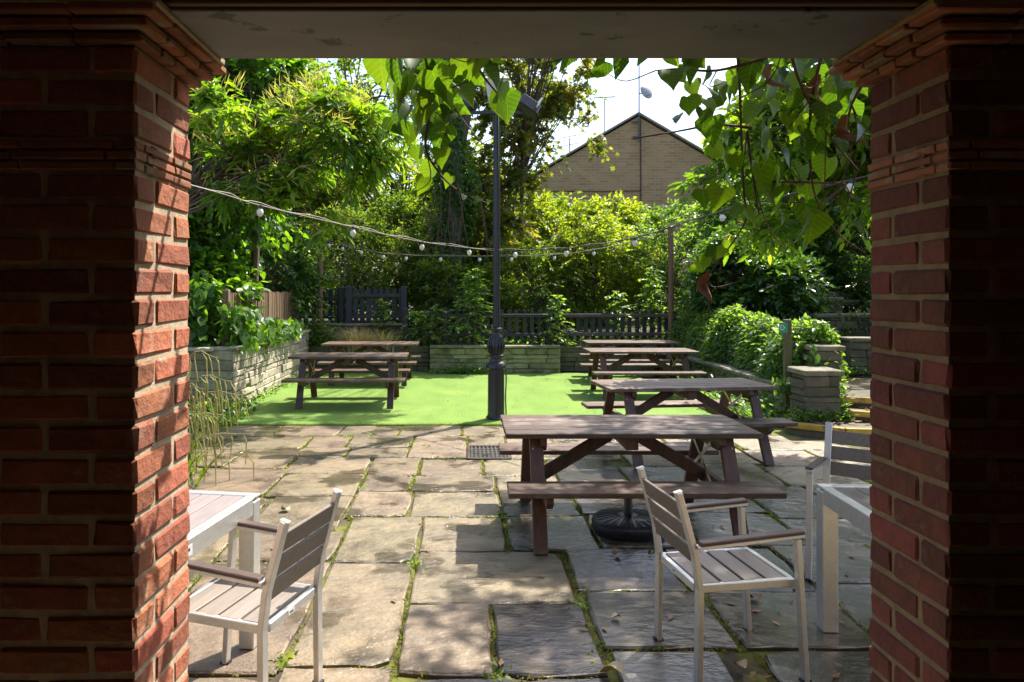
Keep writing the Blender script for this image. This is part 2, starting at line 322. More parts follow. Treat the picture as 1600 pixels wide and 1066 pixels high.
class Foliage:
    def __init__(s): s.V = []; s.LI = []; s.LT = []; s.TI = []; s.n = 0
    def put(s, tm, pos, yd, zd, size, tint):
        V, F = TM[tm]; N = len(pos)
        if N == 0: return
        y = nrm(yd); x = nrm(np.cross(y, zd)); z = np.cross(x, y)
        vs = pos[:, None, :] + size[:, None, None] * (V[None, :, 0, None] * x[:, None] + V[None, :, 1, None] * y[:, None] + V[None, :, 2, None] * z[:, None])
        s.V.append(vs.reshape(-1, 3))
        li = np.concatenate([np.array(f) for f in F]); lt = np.array([len(f) for f in F])
        s.LI.append((li[None] + (np.arange(N) * len(V))[:, None] + s.n).ravel()); s.LT.append(np.tile(lt, N)); s.TI.append(np.repeat(tint, len(F)))
        s.n += N * len(V)
    def sprays(s, tm, st, d, Ln, nl, size, ang=1.0, droop=.3, flat=.5, tint=None, leafdroop=.15):
        N = len(st); up = np.array([0, 0, 1.])
        sd = nrm(np.cross(d, up[None]) + rng.normal(size=(N, 3)) * .25)
        tint = rng.uniform(.1, .9, N) if tint is None else tint
        for k in range(nl):
            t = (k + .7) / nl
            pos = st + d * (Ln * t)[:, None]; pos[:, 2] -= droop * Ln * t * t
            sg = 1 if k % 2 else -1
            a = ang * (1 - .55 * t) + rng.normal(size=N) * .15
            yd = d * np.cos(a)[:, None] + sd * (sg * np.sin(a))[:, None] + rng.normal(size=(N, 3)) * .22
            yd[:, 2] -= leafdroop + droop * t
            zd = up[None] + rng.normal(size=(N, 3)) * flat
            s.put(tm, pos, yd, zd, size * rng.uniform(.6, 1.15, N), np.clip(tint + rng.normal(size=N) * .16, 0, 1))
    def build(s, name, m, parent=None):
        me = bpy.data.meshes.new(name); V = np.concatenate(s.V); li = np.concatenate(s.LI).astype(np.int32); lt = np.concatenate(s.LT).astype(np.int32); ti = np.concatenate(s.TI)
        me.vertices.add(len(V)); me.vertices.foreach_set('co', V.ravel().astype(np.float32))
        me.loops.add(len(li)); me.loops.foreach_set('vertex_index', li)
        me.polygons.add(len(lt)); me.polygons.foreach_set('loop_start', np.concatenate([[0], np.cumsum(lt)[:-1]]).astype(np.int32))
        try: me.polygons.foreach_set('loop_total', lt)
        except Exception: pass
        me.update(calc_edges=True)
        a = me.attributes.new('tint', 'FLOAT', 'FACE'); a.data.foreach_set('value', ti.astype(np.float32))
        me.materials.append(m)
        return link(name, me, None, parent)

def subclumps(ells, n, shell=.35):
    """n cluster centres spread through the ellipsoids (volume weighted), with their sizes"""
    vol = np.array([e[1][0] * e[1][1] * e[1][2] for e in ells]); pr = vol / vol.sum(); out = []
    for _ in range(n):
        e = ells[rng.choice(len(ells), p=pr)]; u = rdir(1)[0]; r = rng.uniform(shell, 1) ** .6
        out.append((np.array(e[0]) + u * np.array(e[1]) * r, u))
    return out
def foliage_tree(name, label, cat, base, ells, ncl, ntw, tm, lsize, lm, twig=.45, nl=7, cl=.4, trunk_r=.14, droop=.3, ang=1.0, flat=.5, group=None,
                 trunk_top=None, lean=None, catk=0, limbs=True, wood=None, shell=.3, crown_name='crown', leafdroop=.15, upb=.15):
    t = thing(name, label, cat, base, 0, group)
    B = np.array(base, float); F = Foliage(); CK = Foliage() if catk else None
    cs = subclumps(ells, ncl, shell); wb = MB()
    cen = np.mean([e[0] for e in ells], axis=0) if trunk_top is None else np.array(trunk_top, float)
    tp = [B, B + (cen - B) * np.array([.2, .2, .4]) + np.array([.06, .03, 0]), B + (cen - B) * np.array([.6, .6, .75]), cen]
    if limbs: wb.tube([p - B for p in tp], [trunk_r, trunk_r * .8, trunk_r * .55, trunk_r * .25], 9)
    for c, u in cs:
        bt = rng.uniform(.25, .85)
        st = c + rdir(ntw) * cl * rng.uniform(.05, 1, (ntw, 1)) * np.array([1, 1, .75])
        d = nrm(u[None] * .7 + rdir(ntw) * .9 + np.array([0, 0, upb]))
        tint = np.clip(bt + rng.normal(size=ntw) * .15, 0, 1)
        Ln = twig * rng.uniform(.6, 1.2, ntw)
        F.sprays(tm, st - B, d, Ln, nl, lsize, ang, droop, flat, tint, leafdroop)
        if catk and rng.random() < catk:
            k = ntw; tips = (st - B)[:k] + d[:k] * (Ln[:k] * .8)[:, None]
            for _ in range(6): CK.put('strand', tips + rng.normal(size=(k, 3)) * .03, nrm(d[:k] + rdir(k) * .8 + np.array([0, 0, .25])), rdir(k), rng.uniform(.13, .24, k), rng.uniform(0, 1, k))
        if limbs:
            f = rng.uniform(.35, .95); p0 = tp[1] + (tp[3] - tp[1]) * f; mid = (p0 + c) / 2 + rng.normal(size=3) * .12; mid[2] += .1
            wb.tube([p0 - B, mid - B, c - B], [trunk_r * .28, trunk_r * .17, .008], 5)
            for q in range(min(6, ntw)): wb.tube([c - B, st[q] - B, st[q] - B + d[q] * Ln[q] * .9 - np.array([0, 0, droop * Ln[q] * .7])], [.009, .005, .002], 3)
    if limbs: wb.build('trunk', wood or M['bark'], t, True)
    F.build(crown_name, lm, t)
    if catk and CK.V: tag(CK.build('catkins', L['catkin'], t), kind='stuff')
    return t

# ================================================================== SETTING: ground, porch, paving
sheet('ground', [(-120, -40), (120, -40), (120, 200), (-120, 200)], -.06, M['earth'])
sheet('paving_bed', [(-5.2, 2.0), (7.0, 2.0), (7.0, 9.25), (-5.2, 9.25)], -.022, M['soil'])
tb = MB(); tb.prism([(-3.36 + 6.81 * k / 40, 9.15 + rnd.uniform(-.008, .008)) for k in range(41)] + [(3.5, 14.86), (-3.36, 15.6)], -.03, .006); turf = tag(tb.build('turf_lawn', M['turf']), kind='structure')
sheet('bed_soil', [(3.5, 9.1), (4.35, 9.1), (4.35, 15), (3.5, 15)], -.012, M['earth'])

pv = thing('paving', None, None); del_label = pv
tag(pv, kind='structure')
def slab(x0, x1, y0, y1, m, skew=0.0):
    if x1 - x0 < .08 or y1 - y0 < .08: return
    g = .012; x0 += g; x1 -= g; y0 += g; y1 -= g; cx, cy = (x0 + x1) / 2, (y0 + y1) / 2
    nx = 5 if x1 - x0 > .5 else 3; ny = 5 if y1 - y0 > .5 else 3
    pts = [(x0 + (x1 - x0) * i / nx, y0) for i in range(nx)] + [(x1, y0 + (y1 - y0) * i / ny) for i in range(ny)] + \
          [(x1 - (x1 - x0) * i / nx, y1) for i in range(nx)] + [(x0, y1 - (y1 - y0) * i / ny) for i in range(ny)]
    j = .008; pts = [(x + rnd.uniform(-j, j), y + rnd.uniform(-j, j)) for x, y in pts]
    q = rnd.choice((0, nx, nx + ny, 2 * nx + ny)); pts[q] = (pts[q][0] + (cx - pts[q][0]) * .07, pts[q][1] + (cy - pts[q][1]) * .07)
    n = len(pts); zt = rnd.uniform(-.004, .004); tx, ty = rnd.uniform(-.004, .004), rnd.uniform(-.004, .004)
    b = MB(); vs = []
    for k, (ins, z) in enumerate(((0, -.03), (0, -.008), (.012, 0))):
        for x, y in pts:
            f = 1 - ins / max(.1, math.hypot(x - cx, y - cy)); q = (cx + (x - cx) * f, cy + (y - cy) * f)
            zz = z + zt + (q[0] - cx) * tx + (q[1] - cy) * ty + (rnd.uniform(-.0025, .0025) if k else 0)
            vs.append((q[0] - cx, q[1] - cy, zz))
    fs = []
    for k in range(2):
        for i in range(n): fs.append((k * n + i, k * n + (i + 1) % n, (k + 1) * n + (i + 1) % n, (k + 1) * n + i))
    fs.append(tuple(2 * n + i for i in range(n)))
    b.add(vs, fs); o = b.build('paving_slab', m, pv); o.location = (cx, cy, 0); o.rotation_euler[2] = rnd.uniform(-.006, .006)
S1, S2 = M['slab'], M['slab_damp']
slabs = [
 # middle column and its neighbours (near to far)
 (-.86, -.33, 2.35, 3.27, S1), (-.86, -.33, 3.27, 4.52, S1), (-.87, -.33, 4.52, 5.44, S1),
 (-.94, -.45, 5.44, 6.12, S1), (-.95, -.49, 6.12, 6.70, S1), (-.97, -.46, 6.70, 7.37, S1),
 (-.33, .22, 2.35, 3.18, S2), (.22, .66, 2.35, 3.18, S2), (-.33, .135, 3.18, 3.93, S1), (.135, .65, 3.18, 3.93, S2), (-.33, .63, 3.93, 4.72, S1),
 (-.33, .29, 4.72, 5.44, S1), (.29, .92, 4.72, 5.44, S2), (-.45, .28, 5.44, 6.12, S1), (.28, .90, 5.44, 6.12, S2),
 (-.49, .27, 6.12, 6.62, S1), (.27, .85, 6.12, 6.62, S1), (-.46, .17, 6.62, 7.28, S1), (.17, .80, 6.62, 7.28, S1),
 (-.62, .02, 7.37, 8.46, S1), (.02, .46, 7.92, 8.46, S1), (.46, 1.0, 7.28, 8.0, S1), (-1.35, -.62, 7.85, 8.46, S1), (-1.28, -.62, 7.37, 7.85, S1), (.46, 1.1, 8.0, 8.46, S1),
 # left of the middle column
 (-1.62, -.86, 2.35, 3.2, S1), (-1.62, -.86, 3.2, 4.0, S1), (-1.63, -.86, 4.0, 4.55, S1), (-1.64, -.87, 4.55, 5.12, S1), (-1.62, -.94, 5.12, 5.97, S1),
 (-1.72, -.95, 5.97, 6.72, S1), (-1.77, -.97, 6.72, 7.37, S1), (-1.82, -1.28, 7.37, 7.85, S1), (-1.82, -1.35, 7.85, 8.46, S1),
 (-2.5, -1.62, 2.35, 3.5, S1), (-2.4, -1.62, 3.5, 4.4, S1), (-2.6, -1.63, 4.4, 5.2, S1), (-2.5, -1.64, 5.2, 5.97, S1), (-2.6, -1.72, 5.97, 6.9, S1), (-2.4, -1.78, 6.9, 7.75, S1), (-2.75, -1.82, 7.75, 8.46, S1),
 (-3.4, -2.5, 3.0, 4.4, S1), (-3.4, -2.6, 4.4, 5.9, S1), (-3.4, -2.6, 5.9, 7.0, S1), (-3.4, -2.4, 7.0, 7.75, S1), (-3.4, -2.75, 7.75, 8.46, S1),
 # last row before the turf
 (-3.3, -2.35, 8.46, 9.12, S1), (-2.35, -1.56, 8.46, 9.12, S1), (-1.56, -.82, 8.46, 9.12, S1), (-.82, -.05, 8.46, 9.12, S1), (-.05, .62, 8.46, 9.12, S1), (.62, 1.35, 8.46, 9.12, S1),
 # right side
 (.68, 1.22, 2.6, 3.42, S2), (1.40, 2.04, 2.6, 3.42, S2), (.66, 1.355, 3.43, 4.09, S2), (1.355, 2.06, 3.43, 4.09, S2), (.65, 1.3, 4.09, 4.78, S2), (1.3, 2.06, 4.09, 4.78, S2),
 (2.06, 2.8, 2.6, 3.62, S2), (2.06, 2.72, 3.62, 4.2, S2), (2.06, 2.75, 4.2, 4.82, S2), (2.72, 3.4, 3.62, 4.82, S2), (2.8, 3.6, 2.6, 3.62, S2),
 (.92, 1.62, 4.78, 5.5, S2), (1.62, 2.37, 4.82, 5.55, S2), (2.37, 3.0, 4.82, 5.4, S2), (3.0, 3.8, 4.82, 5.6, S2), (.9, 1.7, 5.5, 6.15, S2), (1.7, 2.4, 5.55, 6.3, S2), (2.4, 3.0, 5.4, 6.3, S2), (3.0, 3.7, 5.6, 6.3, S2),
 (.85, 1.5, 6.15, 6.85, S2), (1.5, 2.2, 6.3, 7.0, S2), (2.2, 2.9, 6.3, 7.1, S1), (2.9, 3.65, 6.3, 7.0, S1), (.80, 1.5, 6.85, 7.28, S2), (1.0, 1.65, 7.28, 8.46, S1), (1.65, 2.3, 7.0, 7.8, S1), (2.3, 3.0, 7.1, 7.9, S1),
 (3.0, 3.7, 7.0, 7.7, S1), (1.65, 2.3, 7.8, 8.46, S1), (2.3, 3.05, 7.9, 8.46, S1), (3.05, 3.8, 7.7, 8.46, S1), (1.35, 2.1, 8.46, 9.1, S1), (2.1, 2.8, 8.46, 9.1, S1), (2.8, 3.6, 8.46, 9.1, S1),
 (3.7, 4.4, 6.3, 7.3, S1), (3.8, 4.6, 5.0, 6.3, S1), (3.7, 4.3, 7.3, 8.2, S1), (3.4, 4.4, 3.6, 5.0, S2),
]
for a in slabs: slab(*a)
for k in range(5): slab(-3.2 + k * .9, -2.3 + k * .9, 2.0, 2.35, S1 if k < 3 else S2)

# porch shell the photographer stands in
tag(MB().box((0, -1.2, -.02), (6, 6.3, .04)).build('porch_floor', M['porchfloor']), kind='structure')
tag(MB().box((.2, -1.0, 2.86), (6, 6.2, .12)).build('porch_ceiling', M['plaster']), kind='structure')
tag(MB().box((.2, -4.0, 1.4), (6, .2, 2.8)).build('porch_wall', M['plaster']), kind='structure')
for x in (-2.75, 3.15): tag(MB().box((x, -1.0, 1.4), (.2, 5.8, 2.8)).build('porch_wall', M['plaster']), kind='structure')
tag(MB().box((-1.94, 1.83, 1.37), (1.42, .25, 2.74)).build('porch_wall', M['plaster']), kind='structure')
tag(MB().box((2.33, 1.83, 1.37), (1.48, .25, 2.74)).build('porch_wall', M['plaster']), kind='structure')
# lintel
lt = thing('lintel', 'grey painted lintel spanning between the two brick pillars with peeling soffit', 'lintel', (.2, 1.83, 2.4))
MB().box((0, .0, .015), (2.10, .34, .03), None, .003).build('soffit', M['soffit'], lt)
MB().box((0, 0, .20), (3.0, .30, .33)).build('beam', M['fascia'], lt)
MB().box((0, -.172, .13), (3.0, .03, .24), None, .003).build('fascia_board', M['fascia'], lt)

# ------------------------------------------------------------------ brick pillars
def piece_variants(name, d, m, n=5, bev=.006, jit=.0022): return [MB().box((0, 0, 0), d, None, bev).mesh(name, m, False, jit) for _ in range(n)]
BRK = piece_variants('brick', (.215, .1025, .065), M['brick'], 9, .008, .0026)
HDR = piece_variants('brick', (.1025, .1025, .065), M['brick'], 7, .008, .0026)
BRK2 = piece_variants('brick', (.215, .1025, .065), M['brickshade'], 9, .008, .0026); HDR2 = piece_variants('brick', (.1025, .1025, .065), M['brickshade'], 7, .008, .0026)
def pillar(x_in, sgn, label):
    MO = M['mortar'] if sgn < 0 else M['mortarshade']
    """x_in: plane of the inner face; sgn: direction away from the opening (-1 left pillar, +1 right)"""
    p = thing('brick_pillar', label, 'pillar', (x_in, 1.665, 0)); W_, D_ = .44, .3275
    MB().box((sgn * W_ / 2, D_ / 2, 1.16), (W_ - .011, D_ - .011, 2.32)).build('mortar_core', MO, p)
    def br(kind, cx, cy, z, rz):
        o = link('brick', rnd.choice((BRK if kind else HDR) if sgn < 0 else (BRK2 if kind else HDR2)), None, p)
        o.location = (sgn * cx + rnd.uniform(-.0015, .0015), cy + rnd.uniform(-.0015, .0015), z + rnd.uniform(-.001, .001)); o.rotation_euler = (rnd.uniform(-.006, .006), rnd.uniform(-.006, .006), rz + rnd.uniform(-.007, .007) + rnd.choice((0, math.pi)))
    H = math.pi / 2; z = .0375; k = 0; zs = [.0375 + .075 * i for i in range(27)] + [2.1375 + .075 * i for i in range(3)]
    for k, z in enumerate(zs):
        if k % 2 == 0:
            br(1, .1075, .05125, z, 0); br(1, .3325, .05125, z, 0)
            br(1, .05125, .22, z, H); br(1, .38875, .22, z, H); br(1, .22, .276, z, 0)
        else:
            br(1, .05125, .1075, z, H); br(1, .38875, .1075, z, H); br(1, .22, .05125, z, 0)
            br(1, .1075, .27625, z, 0); br(1, .3325, .27625, z, 0)
    # band of three thin tile courses
    for i in range(3):
        z = 2.037 + .025 * i
        for f, n_, a0, a1 in ((0, 2, -.004, W_ + .004), (1, 2, -.004, D_ + .004)):
            off = .09 * (i % 2); cuts = [a0] + [a0 + (a1 - a0) * (q + .5 + off - .25) / n_ for q in range(n_)] + [a1]
            for q in range(len(cuts) - 1):
                ln = cuts[q + 1] - cuts[q] - .006
                if ln < .02: continue
                c = (cuts[q] + cuts[q + 1]) / 2
                if f == 0: MB().box((sgn * c, .026, z), (ln, .06 + rnd.uniform(-.003, .003), .019), None, .003).build('tile', M['brick_tile'], p, jit=.001)
                else: MB().box((sgn * .026, max(.09, c) if q == 0 else c, z), (.06 + rnd.uniform(-.003, .003), ln if q else ln - .06, .019), None, .003).build('tile', M['brick_tile'], p, jit=.001)
    # corbelled creasing-tile capital
    for i in range(3):
        pr = .026 * (i + 1); z = 2.333 + .026 * i
        xs0, xs1 = -pr, W_ + pr; ys0, ys1 = -pr, D_ + pr
        MB().box((sgn * W_ / 2, D_ / 2, z), (W_ + 2 * pr - .10, D_ + 2 * pr - .10, .0255)).build('mortar_bed', MO, p)
        n_ = 3
        for q in range(n_):
            a = xs0 + (xs1 - xs0) * q / n_; b = xs0 + (xs1 - xs0) * (q + 1) / n_
            for yy in (ys0 + .055, ys1 - .055): MB().box((sgn * (a + b) / 2, yy, z), (b - a - .005, .11, .021), None, .004).build('tile', M['brick_tile'], p, jit=.0018)
        for q in range(2):
            a = ys0 + .113; b = ys1 - .113; a, b = a + (b - a) * q / 2, a + (b - a) * (q + 1) / 2
            for xx in (xs0 + .055, xs1 - .055): MB().box((sgn * xx, (a + b) / 2, z), (.11, b - a - .005, .021), None, .004).build('tile', M['brick_tile'], p, jit=.0018)
    MB().box((sgn * (W_ / 2 + .0), D_ / 2 - .02, 2.398), (W_ + .17, D_ + .12, .018), None, .004).build('mortar_bed', MO, p, jit=.002)
    return p
pillar(-.78, -1, 'red brick pillar with its inner face in full sun, on the left of the opening')
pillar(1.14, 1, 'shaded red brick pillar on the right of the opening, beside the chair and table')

# ================================================================== walls of stone
def stones(parent, org, ax, length, z0, z1, m, thick=.10, hmin=.05, hmax=.11, lmin=.16, lmax=.46, nrmv=None, name='stone', cap=None):
    """courses of separate stones along direction ax (unit xy) on a wall face whose outward normal is nrmv"""
    ax = Vector((ax[0], ax[1], 0)); nv = Vector((nrmv[0], nrmv[1], 0)); ang = math.atan2(ax.y, ax.x); z = z0
    while z < z1 - .03:
        h = min(rnd.uniform(hmin, hmax), z1 - z)
        if z1 - z - h < .035: h = z1 - z
        s = 0
        while s < length - .02:
            ln = rnd.uniform(lmin, lmax)
            if length - s - ln < lmin * .6: ln = length - s
            ln = min(ln, length - s); q = rnd.uniform(-.012, .018)
            b = MB().box((0, 0, 0), (ln - rnd.uniform(.003, .010), thick, h - rnd.uniform(.003, .009)), None, min(.012, h * .2))
            o = b.build(name, m, parent, jit=.005)
            c = Vector(org) + ax * (s + ln / 2) + nv * (q - thick / 2) + Vector((0, 0, z + h / 2)); o.location = c
            o.rotation_euler = (rnd.uniform(-.02, .02), rnd.uniform(-.015, .015), ang + rnd.uniform(-.02, .02)); s += ln
        z += h
# left retaining wall: runs away from the camera, then turns left at its near corner
lw = thing('retaining_wall', 'buff rubble stone retaining wall running back on the left below the brown picket fence', 'wall', (-3.4, 10.3, 0))
MB().box((-.12, 2.65, .44), (.2, 5.26, .88)).build('wall_core', M['wallcore'], lw)
MB().box((-1.2, .12, .44), (2.3, .2, .88)).build('wall_core', M['wallcore'], lw)
stones(lw, (.0, .02, 0), (0, 1), 5.3, 0, .86, M['stone'], nrmv=(1, 0), lmin=.25, lmax=.75, hmin=.08, hmax=.145)
stones(lw, (-2.0, 0, 0), (1, 0), 1.98, 0, .86, M['mossstone'], nrmv=(0, -1), lmin=.4, lmax=.9, hmin=.11, hmax=.18)
y = .0
while y < 5.2:
    ln = min(rnd.uniform(.4, .75), 5.3 - y); o = MB().box((0, 0, 0), (.34, ln - .01, .055), None, .012).build('coping_stone', M['stone'], lw, jit=.006); o.location = (-.12, y + ln / 2, .89); y += ln
for k in range(3): o = MB().box((0, 0, 0), (.62, .34, .055), None, .012).build('coping_stone', M['stone'], lw, jit=.006); o.location = (-.6 - .64 * k, .1, .89)
tag(MB().prism([(-14, 10.6), (-3.6, 10.6), (-3.6, 15.9), (-14, 40)], -.05, .86).build('left_bank', M['earth']), kind='structure')
# back wall
bw = thing('garden_wall', 'low mossy stone wall across the back of the turf below the black fence', 'wall', (0, 14.9, 0))
MB().box((.61, .14, .26), (2.7, .2, .52)).build('wall_core', M['wallcore'], bw)
stones(bw, (-.77, 0, 0), (1, 0), 2.77, 0, .53, M['mossstone'], nrmv=(0, -1), lmin=.35, lmax=.8, hmin=.085, hmax=.13)
for k in range(4): o = MB().box((0, 0, 0), (.685, .34, .05), None, .01).build('coping_stone', M['cap'], bw, jit=.004); o.location = (-.42 + .692 * k, .12, .56)
bw2 = thing('garden_wall', 'shaded stone wall segment behind the far right picnic table', 'wall', (2.02, 15.15, 0))
MB().box((1.2, .14, .26), (2.3, .2, .52)).build('wall_core', M['wallcore'], bw2)
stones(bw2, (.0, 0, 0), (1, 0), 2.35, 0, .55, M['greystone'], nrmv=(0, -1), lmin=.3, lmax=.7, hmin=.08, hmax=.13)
bw3 = thing('garden_wall', 'dark stone wall corner behind the far left picnic table', 'wall', (-3.4, 15.25, 0))
MB().box((1.3, .14, .26), (2.5, .2, .52)).build('wall_core', M['wallcore'], bw3)
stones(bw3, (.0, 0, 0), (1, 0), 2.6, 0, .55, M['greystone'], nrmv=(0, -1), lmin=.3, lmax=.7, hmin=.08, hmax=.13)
tag(MB().prism([(-3.3, 15.45), (-.9, 15.45), (-.75, 15.2), (2.0, 15.2), (2.1, 15.45), (5.2, 15.45), (30, 26), (30, 60), (-30, 60), (-12, 26)], -.05, .54).build('raised_bed', M['earth']), kind='structure')
tag(MB().prism([(-9, 15.9), (-1.42, 15.9), (-1.42, 24), (-9, 24)], .5, .98).build('upper_bed', M['earth']), kind='structure')
bw4 = thing('garden_wall', 'upper stone ledge under the tall blue-black fence', 'wall', (-3.4, 15.78, .54))
stones(bw4, (0, 0, 0), (1, 0), 1.98, 0, .42, M['greystone'], nrmv=(0, -1), lmin=.3, lmax=.6)
for k in range(3): o = MB().box((0, 0, 0), (.655, .3, .045), None, .01).build('coping_stone', M['cap'], bw4, jit=.004); o.location = (.33 + .66 * k, .1, .445)
# right low wall with coping
rw = thing('retaining_wall', 'low stone wall with pale coping below the ivy hedge on the right', 'wall', (4.30, 9.25, 0))
MB().box((.12, 2.85, .22), (.2, 5.6, .44)).build('wall_core', M['wallcore'], rw)
stones(rw, (0, .02, 0), (0, 1), 5.7, 0, .43, M['mossstone'], nrmv=(-1, 0), lmin=.3, lmax=.7, hmin=.07, hmax=.13)
y = 0
while y < 5.6:
    ln = min(rnd.uniform(.5, .9), 5.7 - y); o = MB().box((0, 0, 0), (.36, ln - .01, .06), None, .012).build('coping_stone', M['cap'], rw, jit=.006); o.location = (.08, y + ln / 2, .465); y += ln
tag(MB().prism([(4.46, 9.8), (4.8, 11.7), (9, 11.7), (14, 30), (4.46, 30)], -.05, .42).build('right_bank', M['earth']), kind='structure')
# stepped stone piers
def pier(x0, x1, y0, y1, z0, z1, label, m=M['greystone'], caph=.07):
    p = thing('stone_pier', label, 'pier', ((x0 + x1) / 2, (y0 + y1) / 2, z0)); w_, d_, h = x1 - x0, y1 - y0, z1 - z0
    MB().box((0, 0, (h - caph) / 2), (w_ - .08, d_ - .08, h - caph)).build('wall_core', M['wallcore'], p)
    stones(p, (-w_ / 2, -d_ / 2, 0), (1, 0), w_, 0, h - caph, m, nrmv=(0, -1), lmin=.22, lmax=.55, hmin=.07, hmax=.13)
    stones(p, (-w_ / 2, -d_ / 2 + .05, 0), (0, 1), d_ - .05, 0, h - caph, m, nrmv=(-1, 0), lmin=.22, lmax=.55, hmin=.07, hmax=.13)
    stones(p, (w_ / 2, -d_ / 2 + .05, 0), (0, 1), d_ - .05, 0, h - caph, m, nrmv=(1, 0), lmin=.22, lmax=.55, hmin=.07, hmax=.13)
    o = MB().box((0, 0, 0), (w_ + .07, d_ + .07, caph), None, .014).build('cap_stone', M['cap'], p, jit=.006); o.location = (0, 0, h - caph / 2 + .002)
    return p
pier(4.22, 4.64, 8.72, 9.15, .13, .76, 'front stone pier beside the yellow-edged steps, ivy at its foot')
pier(4.58, 4.94, 9.25, 9.7, .0, 1.02, 'taller stone pier with flat cap just behind the front pier')
# steps with yellow nosings
stp = thing('garden_steps', 'stone garden steps with worn yellow nosings beside the pier', 'steps', (0, 0, 0))
def step(poly, z0, z1, edge):
    MB().prism(poly, z0, z1).build('step', M['greystone'], stp, jit=.003)
    for a, b in edge: MB().bar((a[0], a[1], z1 - .033), (b[0], b[1], z1 - .033), .05, .075, bev=.008).build('nosing', M['yellow'], stp, jit=.003)
step([(3.95, 8.72), (4.44, 8.28), (6.5, 8.1), (6.5, 9.2), (4.2, 9.2)], -.02, .13, [((3.95, 8.70), (4.44, 8.26)), ((4.46, 8.26), (6.4, 8.08))])
step([(4.58, 8.86), (5.2, 8.52), (6.5, 8.4), (6.5, 9.4), (4.7, 9.4)], .13, .26, [((4.58, 8.84), (5.2, 8.5)), ((5.22, 8.5), (6.4, 8.38))])
step([(4.8, 9.02), (5.4, 8.78), (6.5, 8.7), (6.5, 9.6), (4.97, 9.6)], .26, .39, [((4.8, 9.0), (5.4, 8.76)), ((5.42, 8.76), (6.4, 8.68))])
tag(MB().prism([(4.99, 9.6), (7.5, 9.6), (7.5, 11.8), (4.99, 11.8)], .0, .385).build('landing', M['slab_damp']), kind='structure')
def blockwall(x0, x1, y, z0, z1, label, slope=0):
    p = thing('garden_wall', label, 'wall', (x0, y, z0)); w_ = x1 - x0
    MB().box((w_ / 2, .2, (z1 - z0) / 2 - .04), (w_ - .04, .3, z1 - z0 - .08)).build('wall_core', M['wallcore'], p)
    stones(p, (0, 0, 0), (1, 0), w_, 0, z1 - z0 - .07, M['greystone'], nrmv=(0, -1), lmin=.25, lmax=.6, hmin=.09, hmax=.16)
    n_ = max(1, round(w_ / .7))
    for k in range(n_): o = MB().box((0, 0, 0), (w_ / n_ - .01, .42, .07), None, .014).build('coping_stone', M['cap'], p, jit=.006); o.location = (w_ * (k + .5) / n_, .17, z1 - z0 - .035 - slope * k)
blockwall(5.05, 6.15, 11.62, .39, 1.08, 'shaded stone wall behind the landing at the top of the first steps')
blockwall(6.17, 7.6, 11.3, .39, .99, 'stone wall block beside the landing, partly behind the right pillar')
blockwall(6.3, 7.8, 12.7, .9, 1.33, 'stone block wall stepping up behind the landing')
blockwall(6.6, 7.4, 13.8, 1.2, 1.62, 'topmost stone block in the shade beside the upper steps')
us = thing('garden_steps', 'dark upper flight of garden steps in the shade of the trees', 'steps', (7.4, 14.4, 1.2))
for k in range(6):
    MB().box((0, .3 * k + .3, .13 * k + .3), (1.7, .62, .13)).build('step', M['greystone'], us, jit=.004)
    MB().box((0, .3 * k - .02, .13 * k + .335), (1.68, .05, .05)).build('nosing', M['yellow'] if k in (3,) else M['cap'], us, jit=.004)

# ================================================================== fences
def picket_mesh(name, wd, h, th, m, top='round'):
    if top == 'round': poly = [(-wd / 2, 0), (wd / 2, 0), (wd / 2, h - wd * .45)] + [(wd / 2 * math.cos(a), h - wd * .45 + wd * .5 * math.sin(a)) for a in (R(35), R(70), R(110), R(145))] + [(-wd / 2, h - wd * .45)]
    else: poly = [(-wd / 2, 0), (wd / 2, 0), (wd / 2, h - wd * .6), (wd * .12, h), (-wd * .12, h), (-wd / 2, h - wd * .6)]
    return MB().prism(poly, -th / 2, th / 2, 'y').mesh(name, m)
def fence(label, a, b, z0, h, spacing, wd, m, mr, rails, posts, top='round', raily=-.045, postw=.1, posth=.03, railw=.035, railh=.075, mp=None):
    d = Vector((b[0] - a[0], b[1] - a[1], 0)); ln = d.length; rz = math.atan2(d.y, d.x)
    f = thing('picket_fence', label, 'fence', (a[0], a[1], z0), rz)
    vs = [picket_mesh('picket', wd * rnd.uniform(.94, 1.04), h, .02, m, top) for _ in range(3)]
    n_ = int(ln / spacing)
    for k in range(n_ + 1):
        o = link('picket', rnd.choice(vs), None, f); o.location = (k * spacing, 0, rnd.uniform(-.012, .008)); o.rotation_euler = (rnd.uniform(-.012, .012), rnd.uniform(-.018, .018), 0)
    for z in rails: MB().box((ln / 2, raily, z), (ln, railw, railh), None, .005).build('rail', mr, f)
    for x in posts: MB().box((x, raily - .015, (h + posth) / 2), (postw, postw, h + posth), None, .008).build('post', mp or m, f)
    return f
fence('brown weathered picket fence with pointed tops above the left stone wall', (-3.62, 10.7), (-3.62, 15.2), .86, .87, .12, .075, M['brownfence'], M['brownfence'], (.25, .68), (.0, 2.2, 4.45), 'point', raily=.04)
fence('black rounded picket fence behind the lamp post and leafy saplings', (-1.32, 15.5), (1.82, 15.5), .54, .80, .163, .088, M['blackfence'], M['blackfence'], (.24, .66), (.0, .86, 3.14), railw=.07, raily=-.05, postw=.12)
fence('dark picket fence with sunlit brown rails behind the far right picnic table', (2.0, 15.6), (4.7, 15.6), .54, .76, .163, .088, M['blackfence'], M['rail'], (.25, .66), (.0, 2.7), railw=.07, raily=-.05)
fence('tall blue-black picket fence behind the dry grass', (-2.65, 16.05), (-1.38, 16.05), .96, .86, .145, .10, M['bluefence'], M['bluefence'], (.2, .68), (.0, 1.24), railw=.06, postw=.13)
